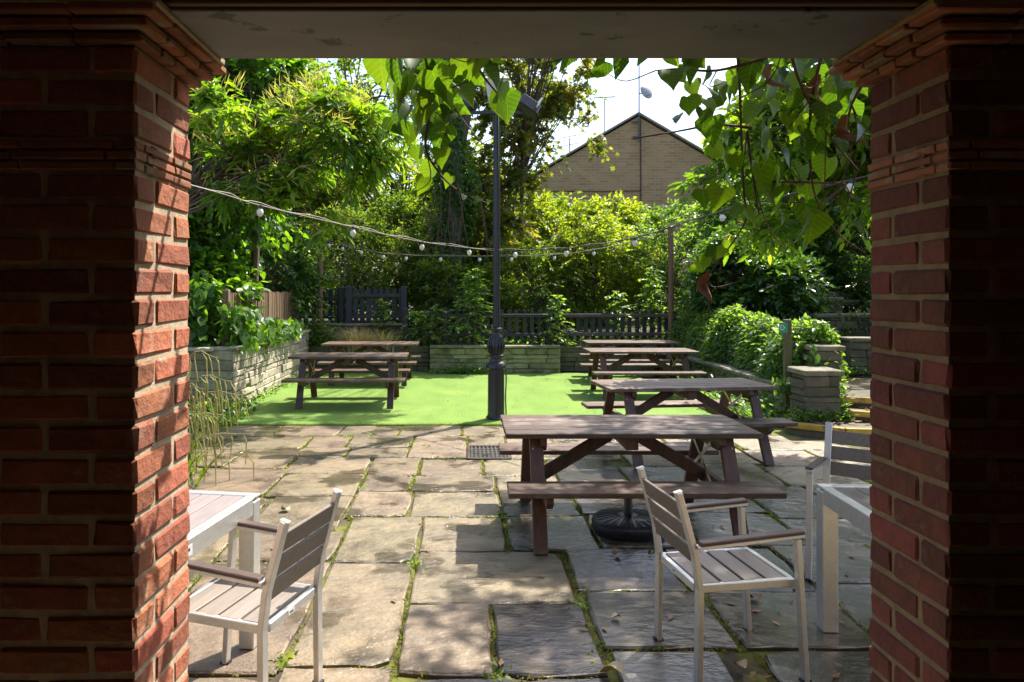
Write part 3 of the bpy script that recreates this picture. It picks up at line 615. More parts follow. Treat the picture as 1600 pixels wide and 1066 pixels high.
fence('blue-black picket fence section behind the left light post', (-3.9, 16.3), (-2.72, 16.1), .96, .84, .2, .10, M['bluefence'], M['bluefence'], (.2, .6), (1.1,), railw=.06, railh=.1)

# festoon posts
def fpost(x, y, z0, z1, label, r=.055):
    o = thing('light_post', label, 'post', (x, y, z0)); h = z1 - z0
    MB().tube([(0, 0, 0), (.01, 0, h * .5), (0, 0, h)], [r, r, r * .96], 10).build('post_shaft', M['post'], o, True)
    MB().lathe([(r * 1.05, 0), (r * 1.05, .03), (r * .6, .05)], (0, 0, h), 10).build('post_cap', M['wiredark'], o)
    MB().tube([(-.01, -r - .004, h - .16), (0, -r - .03, h - .15), (.01, -r - .004, h - .13)], .006, 5).build('hook', M['galv'], o)
fpost(-3.23, 15.55, .5, 2.92, 'brown wooden light post at the left end of the far bulb string', .06)
fpost(4.42, 15.2, .4, 3.1, 'brown wooden light post at the right end of the far bulb string', .06)

# ================================================================== lamp post
lp = thing('lamp_post', 'black cast-iron lamp post with square lantern and floodlights on the turf edge', 'lamp post', (.41, 9.57, 0))
MB().lathe([(.14, 0), (.14, .03), (.12, .05), (.115, .08), (.11, .66), (.112, .68)], n=24).build('base', M['blackpaint'], lp, True)
MB().lathe([(.112, .68), (.138, .695), (.14, .73), (.125, .765), (.09, .79), (.085, .82), (.105, .845), (.105, .87), (.085, .89), (.09, .93), (.105, 1.0), (.098, 1.07), (.08, 1.13), (.066, 1.16), (.066, 1.19), (.085, 1.205), (.085, 1.235), (.05, 1.25)], n=24).build('moulding', M['blackpaint'], lp, True)
mb = MB()
for k in range(16):
    a = k * math.pi / 8; mb.tube([(.09 * math.cos(a), .09 * math.sin(a), .90), (.112 * math.cos(a), .112 * math.sin(a), 1.0), (.085 * math.cos(a), .085 * math.sin(a), 1.12)], .013, 5)
mb.build('fluting', M['blackpaint'], lp)
MB().tube([(0, 0, 1.24), (0, 0, 2.6), (0, 0, 4.22)], [.045, .043, .038], 14).build('column', M['blackpaint'], lp, True)
MB().tube([(.047, -.02, 1.25), (.047, -.02, 4.0)], .008, 5).build('conduit', M['mast'], lp)
MB().tube([(.135, -.05, .05), (.125, -.05, .3), (.135, -.05, .55), (.13, -.05, .7)], .01, 5).build('conduit', M['mast'], lp)
MB().bar((-.42, -.03, 4.16), (.40, -.03, 4.16), .04, .04).build('crossarm', M['blackpaint'], lp)
for x, tl in ((-.42, -.5), (.43, .55)):
    f = MB().box((x, -.06, 4.24), (.30, .16, .19), (R(-20), tl, .2), .02).build('floodlight', M['blackpaint'], lp)
    MB().box((x + (.13 if x > 0 else -.13), -.07, 4.28 - .02), (.02, .15, .17), (R(-20), tl, .2), .004).build('floodlight_glass', M['lampwhite'], f)
lan = MB().lathe([(.05, 4.22), (.07, 4.26), (.10, 4.28)], n=4).build('lantern', M['blackpaint'], lp)
MB().add([(-.09, -.09, 4.29), (.09, -.09, 4.29), (.09, .09, 4.29), (-.09, .09, 4.29), (-.14, -.14, 4.58), (.14, -.14, 4.58), (.14, .14, 4.58), (-.14, .14, 4.58)], [(0, 1, 5, 4), (1, 2, 6, 5), (2, 3, 7, 6), (3, 0, 4, 7), (0, 3, 2, 1), (4, 5, 6, 7)]).build('lantern_glass', M['lampwhite'], lan)
MB().add([(-.17, -.17, 4.585), (.17, -.17, 4.585), (.17, .17, 4.585), (-.17, .17, 4.585), (-.03, -.03, 4.72), (.03, -.03, 4.72), (.03, .03, 4.72), (-.03, .03, 4.72)], [(0, 1, 5, 4), (1, 2, 6, 5), (2, 3, 7, 6), (3, 0, 4, 7), (0, 3, 2, 1), (4, 5, 6, 7)]).build('lantern_roof', M['lampwhite'], lan)

# ------------------------------------------------------------------ string lights
def smooth(pts, n):
    P = [Vector(p) for p in pts]; P = [P[0] * 2 - P[1]] + P + [P[-1] * 2 - P[-2]]; out = []
    for i in range(1, len(P) - 2):
        for k in range(n):
            t = k / n; a, b, c, d = P[i - 1], P[i], P[i + 1], P[i + 2]
            out.append(.5 * ((2 * b) + (c - a) * t + (2 * a - 5 * b + 4 * c - d) * t * t + (3 * b - a - 3 * c + d) * t ** 3))
    return out + [P[-2]]
BULB = MB().lathe([(.008, -.022), (.02, -.035), (.029, -.055), (.030, -.07), (.022, -.09), (.008, -.10)], n=12).mesh('bulb', M['bulb'], True)
SOCK = MB().lathe([(.012, .008), (.018, -.0), (.018, -.028), (.014, -.03)], n=8).mesh('socket', M['wiredark'])
def string(label, pts, bulbs, wm, rad=.006, double=True, sc=1.0):
    g = thing('string_lights', label, 'string lights', pts[0]); O = Vector(pts[0]); c = [p - O for p in smooth(pts, 8)]
    MB().tube(c, rad, 5).build('cable', wm, g)
    if double: MB().tube([p + Vector((0, 0, .012 + .012 * math.sin(i * 1.3))) for i, p in enumerate(c)], rad * .7, 4).build('cable', M['wire'], g)
    for b in bulbs:
        k = min(range(len(c)), key=lambda i: abs((c[i] + O).x - b)); p = c[k]
        k2 = k + 1 if (c[min(k + 1, len(c) - 1)] + O).x > b and k + 1 < len(c) else max(0, k - 1)
        dx = c[k2].x - p.x; t = ((b - O.x) - p.x) / dx if abs(dx) > 1e-6 else 0; p = p + (c[k2] - p) * max(0, min(1, t))
        o = link('socket', SOCK, None, g); o.location = p; o.scale = (sc,) * 3; o.rotation_euler = (rnd.uniform(-.2, .2), rnd.uniform(-.2, .2), 0)
        q = link('bulb', BULB, None, o)
string('twisted string of white bulbs from the left boundary to the lamp post', [(-3.6, 3.6, 2.85), (-2.2, 5.67, 2.59), (-1.82, 6.25, 2.50), (-1.16, 7.24, 2.40), (-.51, 8.2, 2.315), (.38, 9.5, 2.285)], [-1.82, -1.16, -.507, .02], M['wire'], .0048)
string('dark string of white bulbs from the lamp post up to the right', [(.44, 9.5, 2.285), (1.22, 8.58, 2.26), (1.87, 7.8, 2.33), (2.54, 6.98, 2.53), (3.3, 6.06, 2.69), (4.4, 4.7, 2.98)], [.60, 1.22, 1.87, 2.54, 3.31], M['wiredark'], .006)
string('far string of small white bulbs hanging between the two brown posts', [(-3.2, 15.45, 2.86), (-2.4, 15.4, 2.68), (-1.5, 15.4, 2.54), (.5, 15.3, 2.50), (2.2, 15.2, 2.55), (3.4, 15.2, 2.76), (4.4, 15.12, 3.02)],
       [-3.05, -2.75, -2.3, -1.85, -1.3, -.66, .3, 1.0, 1.9, 2.75, 3.6], M['wire'], .006, sc=1.25)

# ================================================================== house beyond the trees
hx, hy = 6.85, 28.0
hs = thing('house', 'tan brick house with a plain gable end rising above the bushes', 'house', (hx, hy, 0))
half, eave, apex = 4.7, 5.95, 8.68
MB().prism([(-half, .5), (half, .5), (half, eave), (0, apex), (-half, eave)], 0, 8, 'y').build('wall', M['housebrick'], hs)
rf = MB()
for s in (-1, 1):
    a = Vector((0, 0, apex + .09)); b = Vector((s * (half + .3), 0, eave - .18 + .09)); d = (b - a).normalized(); nn = Vector((-d.z * s, 0, d.x * s)) * .07
    P = [a, b, b + nn, a + nn]
    rf.add([(p.x, -.12, p.z) for p in P] + [(p.x, 8.2, p.z) for p in P], [(0, 1, 2, 3), (7, 6, 5, 4), (0, 4, 5, 1), (1, 5, 6, 2), (2, 6, 7, 3), (3, 7, 4, 0)])
rf.build('roof', M['roof'], hs)
MB().tube([(.08, -.05, 8.6), (.10, -.05, 6.0), (.10, -.05, 4.4)], .022, 6).build('downpipe', M['wiredark'], hs)
MB().tube([(.10, -.04, 5.72), (-1.5, -.04, 5.70), (-3.9, -.04, 5.71)], .014, 6).build('wall_cable', M['wiredark'], hs)
d_ = thing('satellite_dish', 'grey satellite dish on the tall pole at the gable peak', 'satellite dish', (hx, hy - .15, 7.7))
MB().tube([(0, 0, 0), (0, 0, 1.2), (0, 0, 3.4)], [.03, .028, .022], 8).build('pole', M['mast'], d_)
for z in (.15, .75): MB().bar((-.25, .06, z), (.12, .02, z), .05, .06).build('bracket', M['mast'], d_)
mb = MB(); prof = [(.01, .06), (.12, .05), (.22, .02), (.30, -.03), (.31, -.02), (.22, .035), (.12, .065), (.01, .075)]
mb.lathe(prof, n=20); ds = mb.build('dish', M['grey'], d_, True); ds.location = (.26, -.18, 1.9); ds.rotation_euler = (R(70), R(25), R(20)); ds.scale = (1, 1.1, 1)
MB().bar((.03, -.02, 1.85), (.26, -.16, 1.85), .04, .04).build('bracket', M['mast'], d_)
MB().bar((.2, -.15, 1.72), (.36, -.5, 1.68), .02, .02).build('feed_arm', M['mast'], d_)
def aerial(x, y, z0, h, yaw, n_, ln, label, double=False):
    a = thing('tv_aerial', label, 'aerial', (x, y, z0), yaw)
    MB().tube([(0, 0, -.4), (0, 0, h)], .024, 6).build('mast', M['mast'], a)
    for zz in ((h, h - .35) if double else (h,)):
        MB().bar((-ln / 2, 0, zz), (ln / 2, 0, zz + .14), .022, .022).build('boom', M['mast'], a)
        m2 = MB()
        for k in range(n_):
            t = k / (n_ - 1) - .5; m2.bar((ln * t, -.16, zz + .07 + t * .14), (ln * t, .16, zz + .07 + t * .14), .012, .012)
        m2.build('elements', M['mast'], a)
aerial(5.70, 29.0, 8.1, 1.55, .35, 12, 1.0, 'TV aerial on a tall thin mast on the left roof slope, nearest the gable peak')
aerial(4.35, 29.5, 7.4, .75, -.2, 9, .9, 'short double TV aerial lower down the left roof slope', True)

# ================================================================== picnic tables
SCREW = MB().lathe([(.0065, 0), (.005, .0012)], n=7).mesh('screw', M['iron'])
def picnic():
    t = thing('picnic_table', 'x', 'picnic table', (0, 0, 0)); LN = 1.78; ZT = .755; X = LN / 2 - .22
    for k in range(5):
        yy = -.30 + .15 * k; MB().box((rnd.uniform(-.004, .004), yy, ZT - .019), (LN, .143, .038), None, .005).build('tabletop_plank', M['wood'], t)
    for s in (-1, 1):
        for q in (0, 1): MB().box((rnd.uniform(-.004, .004), s * (.53 + .145 * q), .431), (LN, .138, .038), None, .005).build('bench_plank', M['wood'], t)
    for x in (-X, X):
        for s in (-1, 1):
            MB().bar((x, s * .26, ZT - .045), (x, s * .60, .0), .045, .095, up=(1, 0, 0), bev=.004).build('leg', M['woodleg'], t)
        e = .048 * (1 if x < 0 else -1)
        MB().prism([(-.72, .412), (.72, .412), (.72, .37), (.66, .322), (-.66, .322), (-.72, .37)], x + e - .022, x + e + .022, 'x').build('bench_beam', M['woodleg'], t)
        MB().prism([(-.34, ZT - .04), (.34, ZT - .04), (.34, ZT - .09), (.29, ZT - .135), (-.29, ZT - .135), (-.34, ZT - .09)], x + e - .022, x + e + .022, 'x').build('top_beam', M['woodleg'], t)
    MB().box((0, 0, ZT - .085), (.09, .62, .09), None, .004).build('centre_beam', M['woodleg'], t)
    for s in (-1, 1): MB().bar((s * (X - .06), 0, .37), (s * .10, 0, ZT - .08), .09, .05, up=(0, 1, 0), bev=.004).build('brace', M['woodleg'], t)
    bolt = MB().lathe([(.013, 0), (.013, .006), (.007, .012)], n=8).mesh('bolt', M['galv'])
    for x in (-X, X):
        for s in (-1, 1):
            for yy, zz in ((.275, ZT - .09), (.31, ZT - .12), (.405, .40), (.44, .36)):
                o = link('bolt', bolt, None, t); o.location = (x + (.0225 if x > 0 else -.0225), s * yy, zz); o.rotation_euler = (0, R(90 if x > 0 else -90), 0)
    for x in (-X, X):
        for k in range(5):
            for dy in (-.035, .035):
                o = link('screw', SCREW, None, t); o.location = (x, -.30 + .15 * k + dy, ZT + .0003)
    for s in (-1, 1): MB().bar((X - .09, s * .22, ZT - .1), (X - .09, -s * .30, .33), .028, .004, up=(1, 0, 0)).build('strap', M['galv'], t)
    return t
GT = 'brown A-frame picnic tables'
pt = picnic(); pt.location = (1.165, 5.24, 0); tag(pt, 'nearest dark brown picnic table, over the black parasol base on the paving', group=GT)
MB().lathe([(.026, 0), (.026, .0015)], (-.10, 0, .7552), 12).build('parasol_hole', M['wiredark'], pt)
dup(pt, (2.30, 7.55, 0), .10, 'second picnic table from the front on the right, dappled with leaf shade', GT)
dup(pt, (2.92, 11.85, 0), .0, 'third picnic table from the front on the right, by the ivy hedge', GT)
dup(pt, (3.22, 13.85, 0), -.015, 'farthest picnic table on the right, just in front of the dark fence', GT)
dup(pt, (-1.80, 10.95, 0), math.pi + .02, 'left-hand picnic table standing on the turf, nearer of the two by the stone wall', GT)
dup(pt, (-1.80, 13.45, 0), math.pi, 'farther left picnic table on the turf, in front of the dry grass', GT)
for c in list(bpy.data.objects):
    if c.name.startswith('parasol_hole') and c.parent is not pt: bpy.data.objects.remove(c)

# parasol base
pb = thing('parasol_base', 'round black plastic parasol base under the nearest picnic table', 'parasol base', (1.18, 5.12, 0))
MB().lathe([(.25, 0), (.265, .02), (.262, .075), (.24, .095), (.10, .115), (.06, .118)], n=36).build('base', M['plastic'], pb, True)
mb = MB()
for k in range(24):
    a = k * math.pi / 12; mb.bar((.07 * math.cos(a), .07 * math.sin(a), .120), (.235 * math.cos(a), .235 * math.sin(a), .098), .007, .006)
mb.build('ribs', M['plastic'], pb)
MB().lathe([(.03, .1), (.03, .26), (.024, .27)], n=14).build('tube', M['plastic'], pb, True)
em = MB()
ring = [(.036 * math.cos(k * math.pi / 8), .024 * math.sin(k * math.pi / 8), 0) for k in range(17)]
em.tube(ring, .003, 5, False); em.tube([(.012, .010, 0), (-.004, .013, 0), (-.012, .007, 0), (0, 0, 0), (.012, -.007, 0), (.004, -.013, 0), (-.012, -.010, 0)], .003, 5)
e = em.build('emblem', M['grey'], pb); e.location = (.06, -.13, .117); e.rotation_euler = (-.1, .06, 0)

# ================================================================== aluminium furniture
def chair(slatm):
    """local: faces +x, lateral axis y"""
    t = thing('garden_chair', 'x', 'chair'); W2 = .215
    for s in (-1, 1):
        y = s * W2
        MB().bar((-.22, y, .0), (-.215, y, .43), .026, .042, up=(0, 1, 0), bev=.003).bar((-.215, y, .425), (-.235, y, .58), .026, .042, up=(0, 1, 0), bev=.003).bar((-.234, y, .575), (-.315, y, .86), .026, .042, up=(0, 1, 0), bev=.003).build('back_leg', M['alu'], t)
        MB().box((-.3155, y, .8605), (.038, .0265, .006), (0, R(-15), 0), .002).build('end_cap', M['lampwhite'], t)
        for xx in (-.22, .275): MB().box((xx, y + (s * .022 if xx > 0 else 0), .004), (.044, .03, .012)).build('foot_glide', M['plastic'], t)
        MB().bar((.275, y + s * .022, .0), (.235, y + s * .022, .635), .026, .036, up=(0, 1, 0), bev=.003).build('front_leg', M['alu'], t)
        a = MB().bar((-.24, y + s * .022, .62), (.262, y + s * .022, .652), .042, .016, bev=.003).build('arm_rail', M['alu'], t)
        MB().bar((-.225, y + s * .022, .637), (.262, y + s * .022, .668), .046, .017, bev=.004).build('armrest', M['armdark'], a)
    fr = MB()
    for s in (-1, 1): fr.bar((-.215, s * (W2 - .027), .42), (.25, s * (W2 - .027), .425), .026, .036, bev=.003)
    fr.bar((-.212, -W2 + .04, .42), (-.212, W2 - .04, .42), .026, .036, bev=.003); fr.bar((.24, -W2 + .04, .425), (.24, W2 - .04, .425), .026, .036, bev=.003)
    fo = fr.build('seat_frame', M['alu'], t)
    MB().box((-.2262, .02, .42), (.001, .05, .02)).build('sticker', M['sticker'], fo); MB().box((-.227, .02, .42), (.0008, .026, .007)).build('sticker_print', M['stickerink'], fo)
    for k in range(4):
        x = -.148 + .108 * k; MB().box((x, 0, .433), (.094, .374, .016), None, .003).build('seat_slat', M['polywood'], t)
    for k in range(3):
        z = .575 + .098 * k; f = (z - .575) / .285; MB().box((-.226 - .081 * f - .012, 0, z), (.015, 2 * W2 - .03, .086), (0, R(-15.9), 0), .003).build('back_slat', slatm, t)
    return t
ch = chair(M['slatdark']); GC = 'aluminium garden chairs with slatted seats'
ch.location = (1.21, 3.34, 0); ch.rotation_euler = (0, 0, R(8)); tag(ch, 'silver slatted armchair in front of the nearest picnic table, facing the right table', group=GC)
dup(ch, (-.93, 2.99, 0), R(180 - 17), 'sunlit silver armchair tucked up to the left table, beside the left pillar', GC)
dup(ch, (2.42, 4.33, 0), R(234), 'silver armchair beyond the right table, mostly hidden by the right pillar', GC)
def alu_table(wx, wy, label, loc, rz, sx):
    t = thing('garden_table', label, 'table', loc, rz, 'aluminium slatted garden tables'); H = .74
    for x in (-wx / 2 + .04, wx / 2 - .04):
        for y in (-wy / 2 + .04, wy / 2 - .04): MB().box((x, y, H / 2 - .012), (.078, .078, H - .024), None, .004).build('leg', M['alu'], t)
    fr = MB()
    for y in (-wy / 2 + .02, wy / 2 - .02): fr.box((0, y, H - .045), (wx - .16 + .0, .038, .085), None, .003); fr.box((0, y + (.008 if y < 0 else -.008), H - .006), (wx, .052, .012), None, .002)
    for x in (-wx / 2 + .02, wx / 2 - .02): fr.box((x, 0, H - .045), (.038, wy - .16, .085), None, .003); fr.box((x + (.008 if x < 0 else -.008), 0, H - .0062), (.052, wy - .108, .0116), None, .002)
    f = fr.build('frame', M['alu'], t)
    MB().box((sx * (wx / 2 + .0005), -wy * .22, H - .05), (.001, .11, .045)).build('sticker', M['sticker'], f)
    MB().box((sx * (wx / 2 + .0012), -wy * .22 + .015, H - .045), (.0008, .045, .012)).build('sticker_print', M['stickerink'], f)
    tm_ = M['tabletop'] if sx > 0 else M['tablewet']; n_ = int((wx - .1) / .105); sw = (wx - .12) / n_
    for k in range(n_):
        x = -wx / 2 + .06 + sw * (k + .5); MB().box((x, 0, H - .009), (sw - .007, wy - .115, .012), None, .002).build('top_slat', tm_, t)
    return t
alu_table(.9, .95, 'pale slatted table with aluminium frame at the left pillar, in full sun', (-1.535, 3.09, 0), R(-9), 1)
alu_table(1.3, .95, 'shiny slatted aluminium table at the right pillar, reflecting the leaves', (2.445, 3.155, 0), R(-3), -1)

# drain grating
dg = thing('drain_grate', 'square cast-iron drain grate set in the paving near the turf', 'drain grate', (.24, 7.6, 0))
MB().box((0, 0, -.012), (.44, .6, .012)).build('tray', M['wiredark'], dg)
fr = MB()
for x in (-.21, .21): fr.box((x, 0, -.002), (.03, .62, .02))
for y in (-.3, .3): fr.box((0, y, -.0022), (.39, .03, .0196))
fr.build('rim', M['iron'], dg)
for k in range(9): MB().box((-.176 + .044 * k, 0, -.003), (.02, .57, .014)).build('grate_bar', M['iron'], dg)
for k in range(6): MB().box((0, -.25 + .1 * k, -.0045), (.39, .016, .01)).build('grate_bar', M['iron'], dg)

# green sign on its post
sg = thing('sign_post', 'mossy square post with a small green sign in front of the ivy hedge', 'sign', (4.3, 9.42, 0))
MB().box((0, 0, .68), (.085, .085, 1.36), None, .006).build('post', M['greenpost'], sg)
s_ = MB().box((-.075, -.05, 1.25), (.115, .008, .14), None, .002).build('sign_panel', M['green'], sg)
pc = MB(); pc.box((-.093, -.0555, 1.285), (.04, .002, .012)); pc.box((-.093, -.0555, 1.225), (.04, .002, .012)); pc.box((-.110, -.0555, 1.255), (.01, .002, .05)); pc.prism([(-.052, 1.255), (-.075, 1.28), (-.075, 1.23)], -.0565, -.0545, 'y')
pc.build('arrow', M['white'], s_)

# ================================================================== vegetation
# climbing vine hanging from the lintel: stems and every leaf a part
vine = thing('climbing_vine', 'heart-leaved climber hanging from the lintel between the two pillars', 'vine', (0, 0, 0))
ST = [[(-.133, 2.15, 2.492), (-.123, 2.25, 2.446), (-.117, 2.3, 2.336), (-.132, 2.3, 2.21), (-.08, 2.32, 2.12), (-.017, 2.34, 2.07), (.073, 2.36, 2.034)],
 [(-.247, 2.12, 2.482), (-.216, 2.2, 2.46), (-.16, 2.25, 2.429), (-.079, 2.3, 2.399), (.015, 2.3, 2.43)], [(.033, 2.12, 2.482), (.044, 2.2, 2.43), (.106, 2.25, 2.364)],
 [(.825, 2.15, 2.512), (.893, 2.3, 2.44), (.938, 2.4, 2.296), (.947, 2.4, 2.078), (.953, 2.4, 1.98), (.895, 2.45, 1.863), (.84, 2.45, 1.791)],
 [(.958, 2.1, 2.494), (1.044, 2.2, 2.39), (1.15, 2.25, 2.251), (1.28, 2.3, 2.137)], [(1.073, 2.1, 2.494), (1.133, 2.3, 2.378), (1.147, 2.35, 2.221), (1.193, 2.4, 2.056), (1.27, 2.4, 1.936), (1.361, 2.4, 1.871)],
 [(.975, 2.4, 2.296), (.873, 2.45, 2.319), (.755, 2.5, 2.308), (.607, 2.55, 2.292)], [(.944, 2.2, 2.47), (.82, 2.3, 2.461), (.694, 2.3, 2.466), (.621, 2.3, 2.461)],
 [(1.008, 2.4, 2.115), (1.139, 2.4, 2.111), (1.292, 2.4, 2.107)], [(.95, 2.38, 2.28), (.98, 2.4, 2.12), (1.0, 2.4, 2.0)], [(1.3, 2.12, 2.5), (1.26, 2.3, 2.35), (1.28, 2.34, 2.2)], [(.30, 2.12, 2.52), (.36, 2.25, 2.5), (.55, 2.25, 2.52)]]
for k in range(34):
    b0 = rnd.choice(ST); p = Vector(b0[rnd.randrange(len(b0))]); q = p + Vector((rnd.uniform(-.16, .16), rnd.uniform(-.05, .12), rnd.uniform(-.24, .06))); m_ = (p + q) / 2 + Vector((rnd.uniform(-.04, .04), 0, -.03))
    MB().tube(smooth([p, m_, q], 4), [.0024 - .0012 * i / 9 for i in range(9)], 5).build('tendril', M['stem'], vine)
for s in ST:
    c = smooth(s, 5); MB().tube(c, [.0055 - .0035 * i / len(c) for i in range(len(c))], 6).build('stem', M['stem'], vine, True)
def heart_leaf(k):
    V = []; n = 7; half = [(0, -.0), (.17, -.13), (.36, -.14), (.48, .02), (.50, .22), (.40, .45), (.25, .68), (.10, .88), (0, 1.05)]
    cup = rnd.uniform(.02, .30); curl = rnd.uniform(-.05, .38); ph = rnd.uniform(0, 6)
    def zz(x, y): return cup * abs(x) * 1.6 - curl * y * y + .035 * math.sin(9 * y + ph) * abs(x) * 2
    mid = [(0, 0), (0, .22), (0, .45), (0, .68), (0, .88), (0, 1.05)]
    vs = [(x, y, zz(x, y)) for x, y in mid]; fs = []
    for s in (-1, 1):
        b = len(vs); wd_ = rnd.uniform(.72, 1.1); wv = [wd_ * (1 + rnd.uniform(-.13, .13)) for _ in half]
        out = [(s * x * wv[i] * (1 + .05 * k % 3 * .1), y) for i, (x, y) in enumerate(half[1:-1])]
        inn = [(x * .5, y * .62 + .10) for x, y in out]
        vs += [(x, y, zz(x, y)) for x, y in out]
        o = [b + i for i in range(7)]
        q = [(0, 1, o[1], o[0]), (1, o[3], o[2], o[1]), (1, 2, o[4], o[3]), (2, 3, o[5], o[4]), (3, 4, o[6], o[5]), (4, 5, o[6])]
        fs += [f if s > 0 else f[::-1] for f in q]
    mb = MB().add(vs, fs); me = bpy.data.meshes.new('leaf'); me.from_pydata(mb.v, [], mb.f); me.update(); me.shade_smooth()
    a = me.attributes.new('tint', 'FLOAT', 'FACE'); tv = (k % 7) / 6
    a.data.foreach_set('value', [min(1, max(0, tv))] * len(mb.f)); me.materials.append(L['grapevine']); return me
HL = [heart_leaf(k) for k in range(21)]
PX = [(595, 112, 1.3), (612, 100), (628, 130, 1.2), (640, 100, 1.1), (655, 130), (650, 158), (680, 105), (682, 130), (700, 120), (690, 165), (705, 150), (720, 112), (735, 130, .8), (742, 100), (760, 100, .9), (780, 146, 1.45), (774, 128, 1.3), (790, 168, 1.2), (625, 170), (630, 200, .8), (640, 210, .8), (672, 190), (688, 215, 1.1), (665, 205), (653, 243, .85), (670, 272, .85), (700, 284, .75), (722, 306, .7), (745, 314, .4), (763, 316, .3), (648, 190), (700, 180), (715, 140), (610, 140), (675, 150), (745, 120), (770, 98, .8),
 (603, 95, 1.3), (622, 115, 1.2), (634, 150, 1.3), (645, 130, 1.2), (665, 160, 1.1), (685, 190, 1.2), (695, 140, 1.2), (660, 180), (640, 175, 1.1), (672, 118, 1.1), (715, 165, 1.1), (688, 245, .9), (728, 150, 1.1), (700, 215, .9), (660, 290, .8), (795, 172, 1.3), (618, 195, .9), (885, 92, .9), (935, 108, .9), (968, 104, 1.2), (872, 90, .7), (1004, 90, .7), (1053, 92), (1052, 125, .9), (1064, 118, .8), (1090, 95), (1085, 140), (1103, 118), (1115, 145), (1110, 165), (1125, 140), (1075, 165), (1058, 185, .6), (1100, 185), (1112, 205), (1138, 215, .9), (1125, 235), (1118, 155), (1175, 178, 1.25), (1190, 212, 1.2), (1196, 240, 1.2), (1190, 280, 1.3), (1215, 275, 1.2), (1180, 300), (1210, 310, .8), (1135, 250), (1150, 255, .9), (1100, 310, .9), (1122, 310), (1150, 330, .8), (1215, 325, .7), (1225, 340, .6), (1232, 190, 1.1), (1245, 200), (1262, 212, 1.1), (1285, 215), (1230, 245), (1240, 155), (1260, 170, 1.1), (1275, 165), (1290, 180), (1270, 235), (1290, 265), (1262, 300), (1265, 340, 1.2), (1255, 360), (1270, 355), (1300, 135), (1320, 140, 1.1), (1335, 180, 1.2), (1340, 205, 1.2), (1320, 105), (1300, 110, 1.2), (1280, 120, 1.1), (1345, 130), (1330, 160), (1205, 140, 1.1), (1210, 165), (1190, 110, 1.1), (1170, 120, 1.1), (1160, 100), (1150, 130), (1140, 155), (1175, 140), (1222, 120), (1250, 110, 1.1), (1345, 355, .7), (1140, 385, .8), (1125, 395, .7), (1160, 390, .7), (1115, 400, .7), (1090, 420, .6), (1102, 412, .5), (1220, 95), (1265, 95, 1.1), (1335, 95, 1.1), (1310, 85, 1.1), (1235, 135), (1310, 165), (1315, 230, .8), (1250, 275, .9), (1140, 290, .8), (1170, 335, .8), (1080, 110)]
LEAVES = [((p[0] - 728) / 1100, (p[1] - 455) / 1100, p[2] if len(p) > 2 else 1.0) for p in PX]
for tx, tz, sc in LEAVES:
    Y = rnd.uniform(2.16, 2.55); o = link('leaf', rnd.choice(HL), None, vine); s = .086 * sc * rnd.uniform(.66, 1.12) * Y / 2.35
    pos = Vector((tx * Y, Y, 1.74 - tz * Y))
    yd = Vector((rnd.gauss(0, .45), rnd.gauss(-.05, .45), -1)).normalized(); nz = Vector((rnd.gauss(0, .9), -1, rnd.gauss(.35, .6)))
    x = yd.cross(nz).normalized(); z = x.cross(yd); mt = Matrix((x, yd, z)).transposed()
    o.rotation_euler = mt.to_euler(); o.location = pos - yd * s * .45; o.scale = (s, s, s)
def curled(name, lab, pos, s, m, rot, grp=None):
    vs = []; fs = []; n = 6
    for i in range(n + 1):
        for j, u in enumerate((-1, -.5, 0, .5, 1)):
            t = i / n; wd = math.sin(math.pi * (t * .86 + .10)) ** .8 * .5; vs.append((u * wd, t - .5, .28 * u * u * wd * 2 + .12 * math.sin(5 * t + u) + rnd.uniform(-.02, .02)))
    for i in range(n):
        for j in range(4): fs.append((i * 5 + j, i * 5 + j + 1, i * 5 + j + 6, i * 5 + j + 5))
    me = MB().add(vs, fs).mesh(name, m, True); o = link(name, me); o.location = pos; o.rotation_euler = rot; o.scale = (s, s, s)
    if lab: tag(o, lab, 'leaf', grp)
    return o
c = smooth([(-1.3, 2.27, 2.77), (-.4, 2.265, 2.75), (.4, 2.265, 2.75), (1.2, 2.27, 2.76), (1.8, 2.26, 2.74)], 5); MB().tube(c, .008, 6).build('stem', M['stem'], vine, True)  # unseen wire above the lintel, added as a stem to cast a thin pillar shadow
F = Foliage()
for (x0, x1, y0, y1, z0, z1, N) in ((.75, 2.3, 2.35, 3.3, 2.86, 3.35, 420), (-.1, .7, 2.1, 2.4, 2.62, 2.8, 60)):
    F.put('heart', np.stack([rng.uniform(x0, x1, N), rng.uniform(y0, y1, N), rng.uniform(z0, z1, N)], 1), nrm(rng.normal(size=(N, 3)) * .5 + np.array([0, -.2, -.8])), nrm(rng.normal(size=(N, 3)) * .5 + np.array([.3, .3, 1])), rng.uniform(.07, .12, N), rng.uniform(0, 1, N))
tag(F.build('upper_shade_leaves', L['grapevine'], vine), kind='stuff')  # leaf mass out of view, added to shade the leaves hanging below
for p, s, r in (((.84, 2.42, 1.79), .075, (R(80), R(10), .3)), ((1.0, 2.3, 2.47), .07, (R(75), R(-20), 1.0)), ((1.16, 2.3, 2.43), .085, (R(80), R(15), .2)), ((1.24, 2.28, 2.30), .08, (R(85), R(-10), .5))):
    me = rnd.choice(HL).copy(); me.materials.clear(); me.materials.append(M['deadleaf'])
    for v in me.vertices: v.co.z += .35 * math.sin(v.co.y * 5 + v.co.x * 3) * .5 + abs(v.co.x) * .5; v.co.x *= .62
    o = link('dead_leaf', me, None, vine); o.location = p; o.rotation_euler = (R(-95) + .3 * r[1], r[1], r[2]); o.scale = (s * 1.25,) * 3

